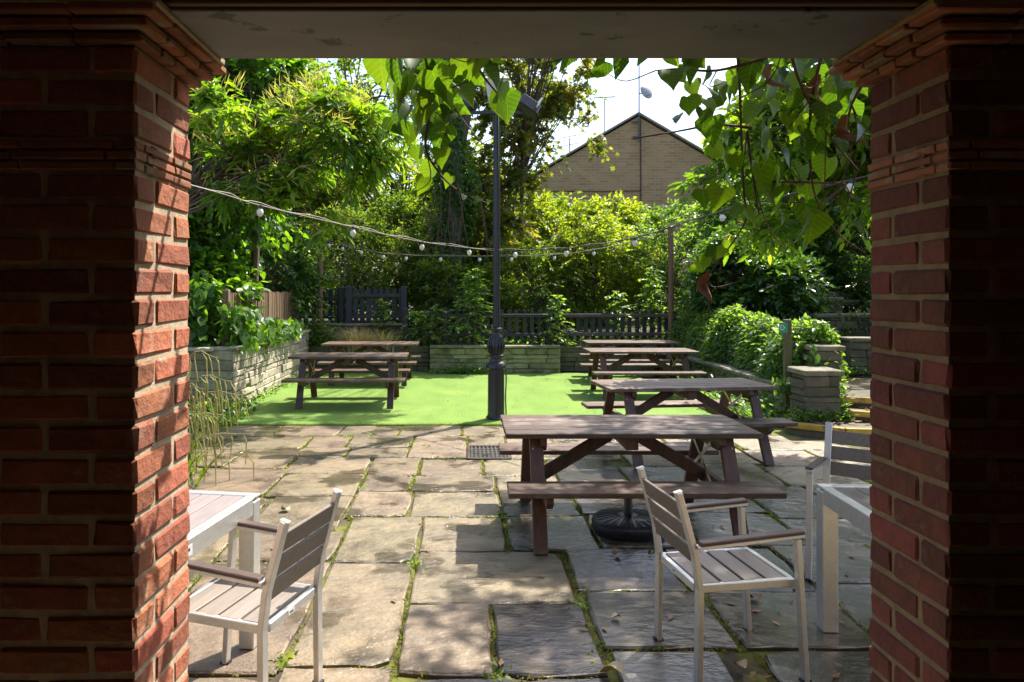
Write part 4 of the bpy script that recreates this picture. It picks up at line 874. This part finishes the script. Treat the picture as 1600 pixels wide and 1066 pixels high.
# trees ----------------------------------------------------------------
foliage_tree('broadleaf_tree', 'tall heart-leaved green tree behind the brown picket fence on the left', 'tree', (-3.78, 12.4, .86),
    [((-4.8, 12.3, 4.4), (1.6, 1.2, 2.8)), ((-3.8, 12.5, 5.6), (1.0, .9, 1.2)), ((-4.75, 12.5, 2.5), (.9, .7, .9))], 190, 18, 'heart', .115, L['ivy'], twig=.5, nl=7, cl=.42, trunk_r=.09, trunk_top=(-3.7, 12.4, 5.5), flat=.6)
foliage_tree('sweet_chestnut_tree', 'bright sweet chestnut with cream catkins reaching in over the left tables', 'tree', (-5.4, 10.2, .86),
    [((-2.8, 9.6, 3.45), (.6, .5, .5)), ((-1.95, 10.2, 4.1), (.85, .6, .65)), ((-2.3, 10, 3.0), (.5, .4, .25)), ((-3.2, 9.8, 4.3), (.6, .5, .4)), ((-1.3, 10.5, 3.7), (.4, .4, .35))], 58, 11, 'lance', .185, L['chestnut'], twig=.32, nl=8, cl=.22, trunk_r=.07, catk=.6, upb=.2, droop=.5, ang=1.25, flat=.6, shell=.1, trunk_top=(-3.2, 9.9, 3.9))
# ivy-clad trunk
it = thing('ivy_clad_tree', 'dark ivy-clad tree trunk rising behind the black fence, left of the lamp post', 'tree', (-.35, 18, .54))
MB().tube([(0, 0, 0), (.05, 0, 3), (-.05, 0, 6), (-.3, 0, 9.5)], [.34, .28, .24, .18], 12).tube([(0, 0, 4), (.5, -.1, 6.5), (.9, .2, 9)], [.18, .14, .1], 8).build('trunk', M['bark'], it, True)
F = Foliage(); N = 14000; zz = rng.uniform(.2, 9.4, N); th = rng.uniform(0, 2 * np.pi, N); rr = .42 + .16 * np.sin(zz * 2.1 + th) + .12 * np.sin(th * 3 + zz) + rng.uniform(-.12, .12, N)
cx = np.interp(zz, [0, 3, 6, 9.5], [0, .05, -.05, -.3]); od = np.stack([np.cos(th), np.sin(th), np.zeros(N)], 1)
F.put('oval', np.stack([cx + rr * np.cos(th), rr * np.sin(th), zz], 1), nrm(od * .5 + rng.normal(size=(N, 3)) * .5 + np.array([0, 0, -.7])), nrm(od + rng.normal(size=(N, 3)) * .5 + np.array([0, 0, .4])), rng.uniform(.07, .14, N), rng.uniform(0, .8, N)); F.build('crown', L['ivy'], it)
hv = MB()
for k in range(16):
    x = rnd.uniform(-.6, .9); z1 = rnd.uniform(1.4, 2.3); hv.tube([(x + rnd.uniform(-.2, .2), -.75, z1 + 1.6), (x, -.8, z1 + .6), (x + rnd.uniform(-.15, .15), -.8, z1)], .012, 4)
hv.build('hanging_stems', M['stem'], it)
foliage_tree('bronze_maple_tree', 'bronze-tinted maple with loose sprays behind the lamp post', 'tree', (1.4, 19.2, .54),
    [((1.4, 19, 7.0), (1.3, 1.1, 1.3)), ((1.2, 18.6, 3.9), (.8, .9, 1.0)), ((2.7, 18.6, 7.3), (.8, .5, .7)), ((3.3, 18.6, 6.0), (.25, .3, .35)), ((2.35, 18.5, 4.9), (.35, .3, .4)), ((.4, 19, 4.6), (.7, .8, 1.4)), ((1.5, 19, 5.4), (.8, .7, .5)), ((2.5, 15.3, 10.8), (1.3, .7, .6))], 125, 11, 'palm', .16, L['maple'], twig=.5, nl=7, cl=.36, trunk_r=.08, trunk_top=(1.6, 19, 7.2), droop=.4, flat=.7)  # last ellipsoid: unseen high limb, added to throw dappled shade on the turf
foliage_tree('pale_tree', 'pale feathery tree far behind the chestnut on the left', 'tree', (-3.2, 26, .5),
    [((-3.2, 26, 5.2), (2.6, 2, 2.6)), ((-1.0, 25, 4.2), (1.4, 1.2, 1.8))], 120, 18, 'oval', .16, L['pale'], twig=.7, nl=8, cl=.7, trunk_r=.2, shell=.2)
foliage_tree('dark_leafed_tree', 'dark open-crowned tree against the sky above the pale tree', 'tree', (-3.6, 21, .5),
    [((-3.3, 20.5, 8.2), (1.5, 1.2, 1.0)), ((-2.0, 20.5, 7.4), (.8, .7, .7)), ((-5, 20.5, 7), (1.2, 1, 1.6))], 55, 12, 'oval', .17, L['yew'], twig=.6, nl=8, cl=.42, trunk_r=.16, trunk_top=(-3.3, 20.6, 7.6))
def bush(label, c, r, n, lm, tm='oval', ls=.10, base=None, name='shrub', ntw=20, **k):
    n = int(n * 1.45)
    kw = dict(twig=.38, nl=7, cl=.36, trunk_r=.05, droop=.25, shell=.45); kw.update(k)
    return foliage_tree(name, label, 'shrub', base or (c[0], c[1], .5), [(c, r)], n, ntw, tm, ls, lm, **kw)
bush('dark green yew-like shrub directly behind the tall blue-black fence', (-2.8, 17.6, 2.4), (1.2, .9, 1.4), 55, L['yew'], ls=.09)
bush('mid-green shrub mass left of the ivy-clad trunk', (-1.6, 18.4, 2.7), (1.2, .9, 1.5), 60, L['yew'], ls=.10)
bush('shadowy shrub low behind the fence, beside the ivy-clad trunk', (-.2, 17.2, 1.7), (1.1, .7, .9), 45, L['yew'], ls=.09)
bush('layered dark conifer shrub behind the fence, right of the lamp post', (1.75, 17.2, 1.8), (1.15, .8, 1.05), 55, L['yew'], ls=.10, upb=-.1)
bush('yellow-green shrub behind the right fence below the gable', (3.2, 17.6, 2.5), (1.05, .8, 1.15), 60, L['goldshrub'], ls=.10)
bush('bright bush under the middle of the gable wall', (4.4, 21, 3.3), (1.5, 1.1, 1.15), 60, L['goldshrub'], ls=.12)
bush('tall loose bush left of the gable wall, below the maple', (2.6, 21, 3.2), (1.3, 1.0, 1.3), 50, L['goldshrub'], ls=.12)
bush('leafy green bush behind the right light post', (5.2, 18, 2.3), (1.2, .9, 1.5), 60, L['elder'], ls=.11)
bush('glossy dark laurel above the ivy hedge on the right', (5.6, 14.3, 1.85), (.9, .9, .95), 60, L['laurel'], ls=.13)
bush('deep green laurel below the chestnut, beside the upper steps', (6.05, 13.4, 1.75), (.45, .5, .6), 22, L['laurel'], ls=.13)
bush('tall mid-green shrub behind the laurels on the right', (6.6, 16, 3.0), (1.4, 1.0, 1.4), 60, L['elder'], ls=.12)
bush('shaded evergreen filling the space above the upper steps', (8.2, 16.5, 3.4), (1.6, 1.2, 1.7), 55, L['laurel'], ls=.14)
bush('big glossy laurel closing the right end of the landing', (8.7, 11.6, 1.7), (1.3, 1.2, 1.5), 60, L['laurel'], ls=.14)
bush('tall evergreen towering behind the upper right steps', (9.3, 15, 3.2), (1.9, 1.3, 2.8), 80, L['laurel'], ls=.15)
bush('dark bush on the slope directly behind the topmost stone block', (8.0, 17.2, 2.9), (.9, .6, .8), 40, L['laurel'], ls=.13)
bush('leafy bush at the right edge of the paving past the steps', (8.2, 8.6, 1.2), (1.1, 1.3, 1.2), 45, L['elder'], ls=.12)
bush('dark shrub between the left tree and the light post', (-4.4, 15.2, 2.2), (1.1, .9, 1.3), 50, L['laurel'], ls=.12, base=(-4.4, 15.2, .86))
bush('bushy creeper trailing behind the left picket fence', (-4.5, 11.6, 1.6), (.8, .9, .75), 40, L['ivy'], 'heart', .12, base=(-4.5, 11.6, .86), name='creeper')
for (lab, c, r, n, lm) in (('far treetop mass behind the left tree', (-11, 30, 5.5), (5, 3, 5), 110, L['yew']), ('far green tree behind the dark-leafed tree', (-6.5, 27, 4.2), (3, 2.2, 3.6), 90, L['pale']),
        ('far tree right of the gabled house', (14, 27, 5.5), (4, 3, 4.5), 100, L['goldshrub']), ('far tree closing the gap beyond the ivy-clad trunk', (.4, 25, 3.4), (2.6, 1.6, 2.8), 90, L['yew']), ('far tree behind the bright bushes at the left foot of the house', (3.4, 24.5, 2.2), (2.4, 1.4, 1.7), 60, L['yew'])):
    foliage_tree('far_tree', lab, 'tree', (c[0], c[1], .4), [(c, r)], int(n * 1.4), 18, 'oval', .26, lm, twig=1.0, nl=8, cl=.9, trunk_r=.25, shell=.3)
# right chestnut: branches seen, crown overhead shading the right of the yard
foliage_tree('sweet_chestnut_tree', 'sunlit sweet chestnut hanging in from the right above the steps', 'tree', (6.6, 8.3, .4),
    [((3.55, 8.6, 3.5), (.6, .6, .6)), ((4.3, 8.4, 3.9), (.9, .8, .9)), ((4.4, 8.2, 2.75), (.6, .6, .35)), ((3.75, 8.3, 2.45), (.5, .5, .18)), ((2.95, 8.6, 2.95), (.25, .3, .12)), ((2.75, 8.8, 3.75), (.2, .3, .15)), ((4.9, 8.3, 3.2), (.5, .6, .6))], 95, 11, 'lance', .175, L['chestnut'], twig=.34, nl=8, cl=.22, trunk_r=.13, trunk_top=(4.6, 8.4, 4.4), catk=.12, upb=.2, droop=.5, ang=1.25, flat=.6, shell=.1)
foliage_tree('sweet_chestnut_tree', 'overhanging chestnut crown that dapples the right-hand paving', 'tree', (7.2, 6.4, .0),
    [((4.9, 7.4, 5.8), (2.1, 2.3, 1.2)), ((3.7, 6.3, 5.5), (1.2, 1.2, .6)), ((4.4, 5.4, 5.0), (1.0, 1.0, .6)), ((2.9, 5.7, 5.3), (.7, .8, .4))], 150, 5, 'lance', .20, L['chestnut'], twig=.5, nl=7, cl=.26, trunk_r=.18, trunk_top=(5.4, 6.8, 5.4), droop=.35, shell=.0)

# ivy hedge on the right
ih = thing('ivy_hedge', 'rounded ivy hedge spilling over the low stone wall on the right', 'hedge', (4.80, 12.2, .44))
MB().prism([(-.16, 0), (.3, 0), (.22, .7), (.05, .78), (-.1, .68)], -2.35, 2.6, 'y').build('hedge_core', M['stump'], ih)
F = Foliage(); N = 19000; yy = rng.uniform(-2.75, 2.85, N); a = rng.uniform(-.25, np.pi * .95, N)
rx = .30 + .06 * np.sin(yy * 2.3) + .04 * np.sin(yy * 5.1) + rng.uniform(-.10, .07, N); rz_ = .84 + .04 * yy / 2.7 + .06 * np.sin(yy * 1.7 + 1) + .04 * np.sin(yy * 4.7) + rng.uniform(-.14, .09, N)
od = np.stack([-np.cos(a), np.zeros(N), np.sin(a)], 1)
P = np.stack([-np.cos(a) * rx * (1 + .25 * (np.cos(a) > 0)), yy, np.sin(a) * rz_], 1)
F.put('oval', P, nrm(od * .45 + rng.normal(size=(N, 3)) * .45 + np.array([-.1, 0, -.65])), nrm(od + rng.normal(size=(N, 3)) * .45 + np.array([0, 0, .4])), rng.uniform(.05, .11, N), np.clip(rng.uniform(.1, 1, N) + .2 * np.sin(yy * 3) * np.sin(a * 5), 0, 1)); 
N = 3600; a = rng.uniform(0, np.pi, N); q = np.sqrt(rng.uniform(0, 1, N)); P = np.stack([-np.cos(a) * .3 * q, -2.55 + rng.uniform(-.25, .12, N) + .25 * q * q, np.sin(a) * .8 * q], 1)
F.put('oval', P, nrm(rng.normal(size=(N, 3)) * .45 + np.array([-.1, -.4, -.65])), nrm(rng.normal(size=(N, 3)) * .45 + np.array([0, -1, .4])), rng.uniform(.06, .13, N), rng.uniform(.1, .8, N)); F.build('foliage', L['elder'], ih)
# creeper over the left wall
lc = thing('creeper', 'heart-leaved creeper spilling over the left stone wall in front of the picket fence', 'creeper', (-3.5, 11.4, .9))
F = Foliage(); N = 1500; yy = rng.uniform(-1.0, 2.6, N); hgt = np.interp(yy, [-1.0, -.2, .5, 2.6], [.62, .50, .36, .22])
F.put('heart', np.stack([rng.normal(-.02, .13, N) + .04, yy, rng.uniform(-.05, 1, N) * hgt], 1), nrm(rng.normal(size=(N, 3)) * .5 + np.array([.35, -.25, -.8])), nrm(rng.normal(size=(N, 3)) * .45 + np.array([.7, -.4, .7])), rng.uniform(.08, .15, N), rng.uniform(.2, 1, N))
N = 1100; F.put('heart', np.stack([rng.uniform(-1.9, -.34, N), rng.uniform(-1.05, -.5, N), rng.uniform(-.02, .95, N)], 1), nrm(rng.normal(size=(N, 3)) * .5 + np.array([.2, -.35, -.8])), nrm(rng.normal(size=(N, 3)) * .45 + np.array([.4, -.7, .7])), rng.uniform(.09, .16, N), rng.uniform(.1, .9, N))
for x0, y0, dn in ((.06, -.2, .45), (.07, .35, .62), (.06, .55, .3)):
    N = 26; t = rng.uniform(0, 1, N); F.put('heart', np.stack([np.full(N, x0), y0 + rng.normal(0, .06, N), -dn * t], 1), nrm(rng.normal(size=(N, 3)) * .4 + np.array([.2, -.2, -.9])), nrm(rng.normal(size=(N, 3)) * .3 + np.array([1, -.3, .3])), rng.uniform(.06, .11, N), rng.uniform(.3, 1, N))
F.build('foliage', L['ivy'], lc)

# saplings along the bed and the dry grass
def sapling(x, y, z, h, label, lm=L['elder'], ls=.11, n=18, wide=.36, name='sapling'):
    t = thing(name, label, 'plant', (x, y, z)); F = Foliage(); b = MB().tube([(0, 0, 0), (.02, .01, h * .5), (0, 0, h)], [.018, .012, .004], 6)
    for k in range(n):
        f = .06 + .92 * k / n; a = k * 2.4; ln = wide * (1.08 - f) ** .6 * rnd.uniform(.8, 1.2); d = np.array([[math.cos(a), math.sin(a), .35]]); d = nrm(d)
        st = np.array([[0, 0, f * h]]); F.sprays('oval', st, d, np.array([ln]), 9, ls, 1.1, .35, .35, np.array([rnd.uniform(.3, .9)]), .1)
        F.sprays('oval', st, nrm(d + rng.normal(size=(1, 3)) * .5), np.array([ln * .8]), 9, ls, 1.1, .35, .35, np.array([rnd.uniform(.3, .9)]), .1)
        e = st[0] + d[0] * ln; e[2] -= .3 * ln; b.tube([st[0], (st[0] + e) / 2 + np.array([0, 0, .03]), e], [.006, .004, .002], 4)
    b.build('stem', M['stem'], t); F.build('leaves', lm, t)
sapling(.18, 15.2, .55, 1.68, 'tallest leafy elder sapling against the fence, left of the lamp post', n=40, wide=.72, ls=.125)
sapling(-1.05, 15.3, .55, .78, 'low leafy sapling in front of the black fence, near the far left table', n=22, wide=.5)
sapling(-.65, 15.25, .55, .95, 'pale leafy sapling at the black fence gate post', n=16, wide=.36, ls=.10)
sapling(-1.85, 15.6, .54, 1.05, 'leafy sapling in front of the tall blue-black fence', n=18, wide=.36)
sapling(1.98, 15.2, .55, 1.15, 'leafy sapling at the gap between the two picket fences', n=20, wide=.42)
sapling(3.4, 15.75, .55, 1.25, 'straggling elder leaning over the right picket fence', n=20, wide=.6)
sapling(4.25, 15.9, .55, 1.75, 'tall leafy elder beside the right light post', n=36, wide=.75)
sapling(4.9, 15.5, .5, 1.3, 'leafy sapling where the ivy hedge meets the right fence', n=20, wide=.6)
def grass(name, label, base, n, h, sp, lm, bend=.4, cat='grass clump', seg=4, wd=.006, comb=0):
    t = thing(name, label, cat, base); V = []; fs = []; F = Foliage(); ti = []
    for _ in range(n):
        a = rnd.uniform(0, 6.28); r0 = rnd.uniform(0, sp); x, y = r0 * math.cos(a), r0 * math.sin(a); hh = h * rnd.uniform(.55, 1.1); a2 = a + rnd.uniform(-.7, .7); b = bend * rnd.uniform(.4, 1.3)
        px, py = -math.sin(a2) * wd, math.cos(a2) * wd; i0 = len(V)
        for k in range(seg + 1):
            f = k / seg; q = b * hh * f * f; w_ = 1 - .75 * f
            V += [(x + math.cos(a2) * q - px * w_, y + math.sin(a2) * q - py * w_, hh * (f - .25 * b * f * f)), (x + math.cos(a2) * q + px * w_, y + math.sin(a2) * q + py * w_, hh * (f - .25 * b * f * f))]
        c = rnd.random()
        for k in range(seg): fs.append((i0 + 2 * k, i0 + 2 * k + 1, i0 + 2 * k + 3, i0 + 2 * k + 2)); ti.append(c)
    me = bpy.data.meshes.new('blades'); me.from_pydata(V, [], fs); me.update(); at = me.attributes.new('tint', 'FLOAT', 'FACE'); at.data.foreach_set('value', ti); me.materials.append(lm)
    link('blades', me, None, t); return t
grass('dry_grass', 'straw-coloured dry grass clump behind the far left picnic table', (-2.3, 15.3, .42), 620, .58, .40, L['hay'], .7, wd=.009)
grass('dry_grass', 'second straw-coloured dry grass tuft, right of the first and below the fence', (-1.85, 15.28, .42), 420, .52, .3, L['hay'], .7, wd=.009)
def sedge(label, base, arcs):
    t = thing('sedge_plant', label, 'sedge', base)
    b = MB(); F = Foliage()
    for (dx, dy, h, reach, nd) in arcs:
        d = Vector((dx, dy, 0)).normalized(); pts = [Vector((0, 0, 0)) + d * (reach * f ** 1.6) + Vector((0, 0, h * math.sin(min(1.0, f * 1.08) * 1.9) / math.sin(1.57))) for f in [i / 10 for i in range(11)]]
        b.tube(pts, [.0065 - .0045 * i / 10 for i in range(11)], 4)
        for k in range(nd):
            f = .5 + .5 * (k + .5) / nd; p = pts[0].lerp(pts[0], 0); i = int(f * 10); p = pts[i].lerp(pts[min(10, i + 1)], f * 10 - i); ln = rnd.uniform(.15, .32)
            e = d * rnd.uniform(.0, .06); b.tube([p, p + e + Vector((rnd.uniform(-.015, .015), 0, -ln * .25)), p + e * 1.4 + Vector((rnd.uniform(-.02, .02), 0, -ln))], [.003, .0062, .004], 4)
    me = b.mesh('stems', L['sedge']); at = me.attributes.new('tint', 'FLOAT', 'FACE'); at.data.foreach_set('value', [rnd.random() * .4 + (.3 if i % 7 else .6) for i in range(len(me.polygons))]); link('stems', me, None, t)
    N = 160; th = rng.uniform(0, 6.28, N); F.put('strand', np.stack([rng.normal(0, .1, N), rng.normal(0, .1, N), np.zeros(N)], 1), nrm(np.stack([np.cos(th) * .6, np.sin(th) * .6, np.full(N, 1.)], 1)), rdir(N), rng.uniform(.25, .6, N), rng.uniform(0, .4, N)); F.build('blades', L['weed'], t)
sedge('tall arching pendulous sedge with drooping pale spikes at the left pillar edge', (-2.62, 6.1, 0), [(1, .2, 1.22, .45, 6), (1, -.1, 1.02, .62, 10), (1, .3, .86, .66, 11), (1, -.4, .72, .55, 9), (.8, .5, .66, .5, 9), (.6, -.5, 1.15, .42, 7), (1, 0, .52, .48, 9), (-.4, .2, 1.1, .4, 6), (.9, -.2, .95, .40, 7)])
sedge('low arching sedge with thin spikes over the left paving', (-2.75, 6.4, 0), [(1, .3, .42, .75, 5), (1, -.2, .3, .55, 4), (.7, -.6, .38, .3, 4), (.9, .1, .25, .85, 3)])

# weeds and litter --------------------------------------------------------
def weedpatch(F, tm, xs, ys, zs, sz, up=.9, ti=None):
    N = len(xs); th = rng.uniform(0, 6.28, N); F.put(tm, np.stack([xs, ys, zs], 1), nrm(np.stack([np.cos(th), np.sin(th), rng.uniform(.1, up, N)], 1)), nrm(rng.normal(size=(N, 3)) * .4 + np.array([0, 0, 1])), sz, rng.uniform(0, 1, N) if ti is None else ti)
F = Foliage(); G = Foliage()
for (x0, x1, y0, y1, m) in slabs:
    if y0 < 2.4 or y0 > 9 or x0 < -2.6: continue
    for (ax, ay, bx, by) in ((x0, y0, x0, y1), (x0, y0, x1, y0)):
        ln = math.hypot(bx - ax, by - ay); d = rnd.choice((.1, .4, 1.0, 1.4)) * (1.0 if ax == bx else .45); N = int(ln * 330 * d * min(1, 5.5 / y0 + .25))
        if N < 3: continue
        t = rng.uniform(0, 1, N); j = rng.normal(0, .009, N)
        xs = ax + (bx - ax) * t + (j if ax == bx else 0); ys = ay + (by - ay) * t + (0 if ax == bx else j)
        weedpatch(F, 'diam', xs, ys, np.full(N, -.014), rng.uniform(.010, .026, N) * (1 + .5 * (y0 > 5)), .8)
        k = N // 26; q = rng.uniform(0, 1, max(k, 1)); weedpatch(G, 'diam', ax + (bx - ax) * q, ay + (by - ay) * q, np.full(len(q), -.01), rng.uniform(.02, .042, len(q)), 1.2)
for cxp, cyp in ((-.45, 7.9), (-1.15, 8.5), (-.33, 4.5), (-.86, 3.3), (1.25, 4.62), (.66, 3.4), (.64, 3.95), (2.06, 4.0), (-.62, 8.0), (.3, 5.44), (-.9, 6.2), (-.48, 6.5), (-1.4, 8.46), (.15, 3.2)):
    N = 40; weedpatch(G, 'diam', rng.normal(cxp, .035, N), rng.normal(cyp, .06, N), np.full(N, -.01), rng.uniform(.02, .045, N), 1.4)
tag(F.build('moss', L['moss']), kind='stuff'); tag(G.build('weeds', L['weed']), kind='stuff')
F = Foliage(); N = 2600; weedpatch(F, 'oval', rng.uniform(3.5, 4.3, N), rng.uniform(9.15, 12.5, N), np.abs(rng.normal(0, .1, N)), rng.uniform(.05, .11, N), .9)
N = 1500; weedpatch(F, 'oval', rng.uniform(-4.2, -3.0, N), rng.uniform(8.6, 10.28, N), np.abs(rng.normal(0, .10, N)), rng.uniform(.04, .10, N), 1.0)
N = 500; weedpatch(F, 'oval', rng.normal(-3.3, .06, N), rng.uniform(10.3, 15, N), np.abs(rng.normal(0, .06, N)), rng.uniform(.03, .07, N), 1.0)
N = 420; weedpatch(F, 'oval', rng.normal(-.05, .35, N), rng.normal(14.75, .06, N), np.abs(rng.normal(0, .08, N)), rng.uniform(.04, .09, N), 1.2)
N = 500; weedpatch(F, 'oval', rng.uniform(4.0, 4.75, N), rng.normal(8.72, .06, N), .13 + np.abs(rng.normal(0, .07, N)), rng.uniform(.04, .08, N), 1.0)
N = 500; weedpatch(F, 'oval', rng.normal(4.68, .06, N), rng.uniform(8.7, 9.3, N), .15 + np.abs(rng.normal(0, .22, N)), rng.uniform(.05, .10, N), 1.0)
for (xa, xb, ya, za, zb, N) in ((5.0, 5.7, 11.55, .4, 1.12, 220), (6.2, 7.5, 12.62, 1.0, 1.45, 90), (6.5, 7.3, 13.72, 1.3, 1.75, 60), (4.5, 4.62, 9.22, .4, 1.05, 200), (4.1, 4.45, 9.3, .45, .62, 160), (6.5, 8.3, 14.4, 1.5, 1.8, 60)):
    yy = ya + rng.normal(0, .05, N); F.put('oval', np.stack([rng.uniform(xa, xb, N), yy, za + (zb - za) * rng.uniform(0, 1, N) ** .6 * (0.55 + .45 * np.sin(rng.uniform(0, 6, N)))], 1), nrm(rng.normal(size=(N, 3)) * .4 + np.array([0, -.3, -.8])), nrm(rng.normal(size=(N, 3)) * .4 + np.array([-.2, -1, .5])), rng.uniform(.06, .12, N), rng.uniform(0, .9, N))
N = 700; weedpatch(F, 'oval', rng.uniform(5.0, 7.2, N), rng.uniform(11.0, 11.6, N), .38 + np.abs(rng.normal(0, .1, N)), rng.uniform(.05, .10, N), 1.0)
N = 3500; weedpatch(F, 'oval', rng.uniform(-3.2, 4.4, N), rng.uniform(15.25, 16.8, N), .54 + np.abs(rng.normal(0, .1, N)), rng.uniform(.05, .11, N), 1.0)
N = 700; weedpatch(F, 'oval', rng.normal(-3.3, .25, N), rng.normal(15.35, .12, N), .55 + np.abs(rng.normal(0, .3, N)), rng.uniform(.06, .12, N), 1.0)
tag(F.build('undergrowth', L['elder']), kind='stuff')
# fringe of turf pile at the front edge
F = Foliage(); N = 9000; weedpatch(F, 'strand', rng.uniform(-3.36, 3.45, N), 9.145 + np.abs(rng.normal(0, .02, N)), np.full(N, .0), rng.uniform(.015, .04, N), 2.5); tag(F.build('turf_fringe', L['weed']), kind='stuff')
GL = 'dead leaves lying on the paving'
for lab, p, s, m, rz in (('curled dark brown leaf on the slab under the right table edge', (1.62, 3.95, .02), .075, M['deadleaf'], .3), ('pale yellow leaf at the slab corner left of the right chair', (.655, 3.17, .03), .10, M['paleleaf'], 1.2),
        ('small tan leaf on the wet slab by the right chair back leg', (.79, 3.72, .018), .05, M['paleleaf'], 2.0), ('brown leaf on the shaded slab right of the parasol base', (1.45, 4.62, .02), .06, M['deadleaf'], .8), ('reddish leaf below the parasol base', (.98, 4.62, .02), .06, M['deadleaf'], 2.5),
        ('tan leaf on the sunny slab behind the left chair', (-1.42, 5.55, .02), .08, M['paleleaf'], 1.0), ('brown leaf in the joint beside the right table leg', (2.05, 4.35, .015), .06, M['deadleaf'], .1), ('leaf fragment by the bare corner under the right chair', (1.27, 3.25, .015), .06, M['paleleaf'], .5)):
    curled('fallen_leaf', lab, p, s, m, (rnd.uniform(-.2, .2), rnd.uniform(-.2, .2), rz), GL)
b = MB()
for _ in range(150):
    x, y = (rnd.gauss(1.9, .7), rnd.uniform(2.9, 5.2)) if rnd.random() < .55 else (rnd.uniform(-1.5, 4.2), rnd.uniform(3, 8.6)); s = rnd.uniform(.008, .028); a = rnd.uniform(0, 6.28)
    b.add([(x + s * math.cos(a + q) * e, y + s * math.sin(a + q) * e, .006 + rnd.uniform(0, .012)) for q, e in ((0, 1.4), (1.57, .6), (3.14, 1.4), (4.71, .6))], [(0, 1, 2, 3)])
for _ in range(130):
    x, y = rnd.uniform(-3.2, 3.4), rnd.uniform(9.2, 14.6); s = rnd.uniform(.008, .022); a = rnd.uniform(0, 6.28)
    b.add([(x + s * math.cos(a + q) * e, y + s * math.sin(a + q) * e, .014 + rnd.uniform(0, .012)) for q, e in ((0, 1.4), (1.57, .6), (3.14, 1.4), (4.71, .6))], [(0, 1, 2, 3)])
for _ in range(60):
    x, y = rnd.uniform(4.2, 5.4), rnd.uniform(8.45, 9.0); s = rnd.uniform(.03, .05); a = rnd.uniform(0, 6.28); z = .14 if y < 8.7 else .27
    b.add([(x + s * math.cos(a + q) * e, y + s * math.sin(a + q) * e, z + rnd.uniform(0, .02)) for q, e in ((0, 1.2), (1.57, .6), (3.14, 1.2), (4.71, .6))], [(0, 1, 2, 3)])
tag(b.build('leaf_litter', M['deadleaf']), kind='stuff')
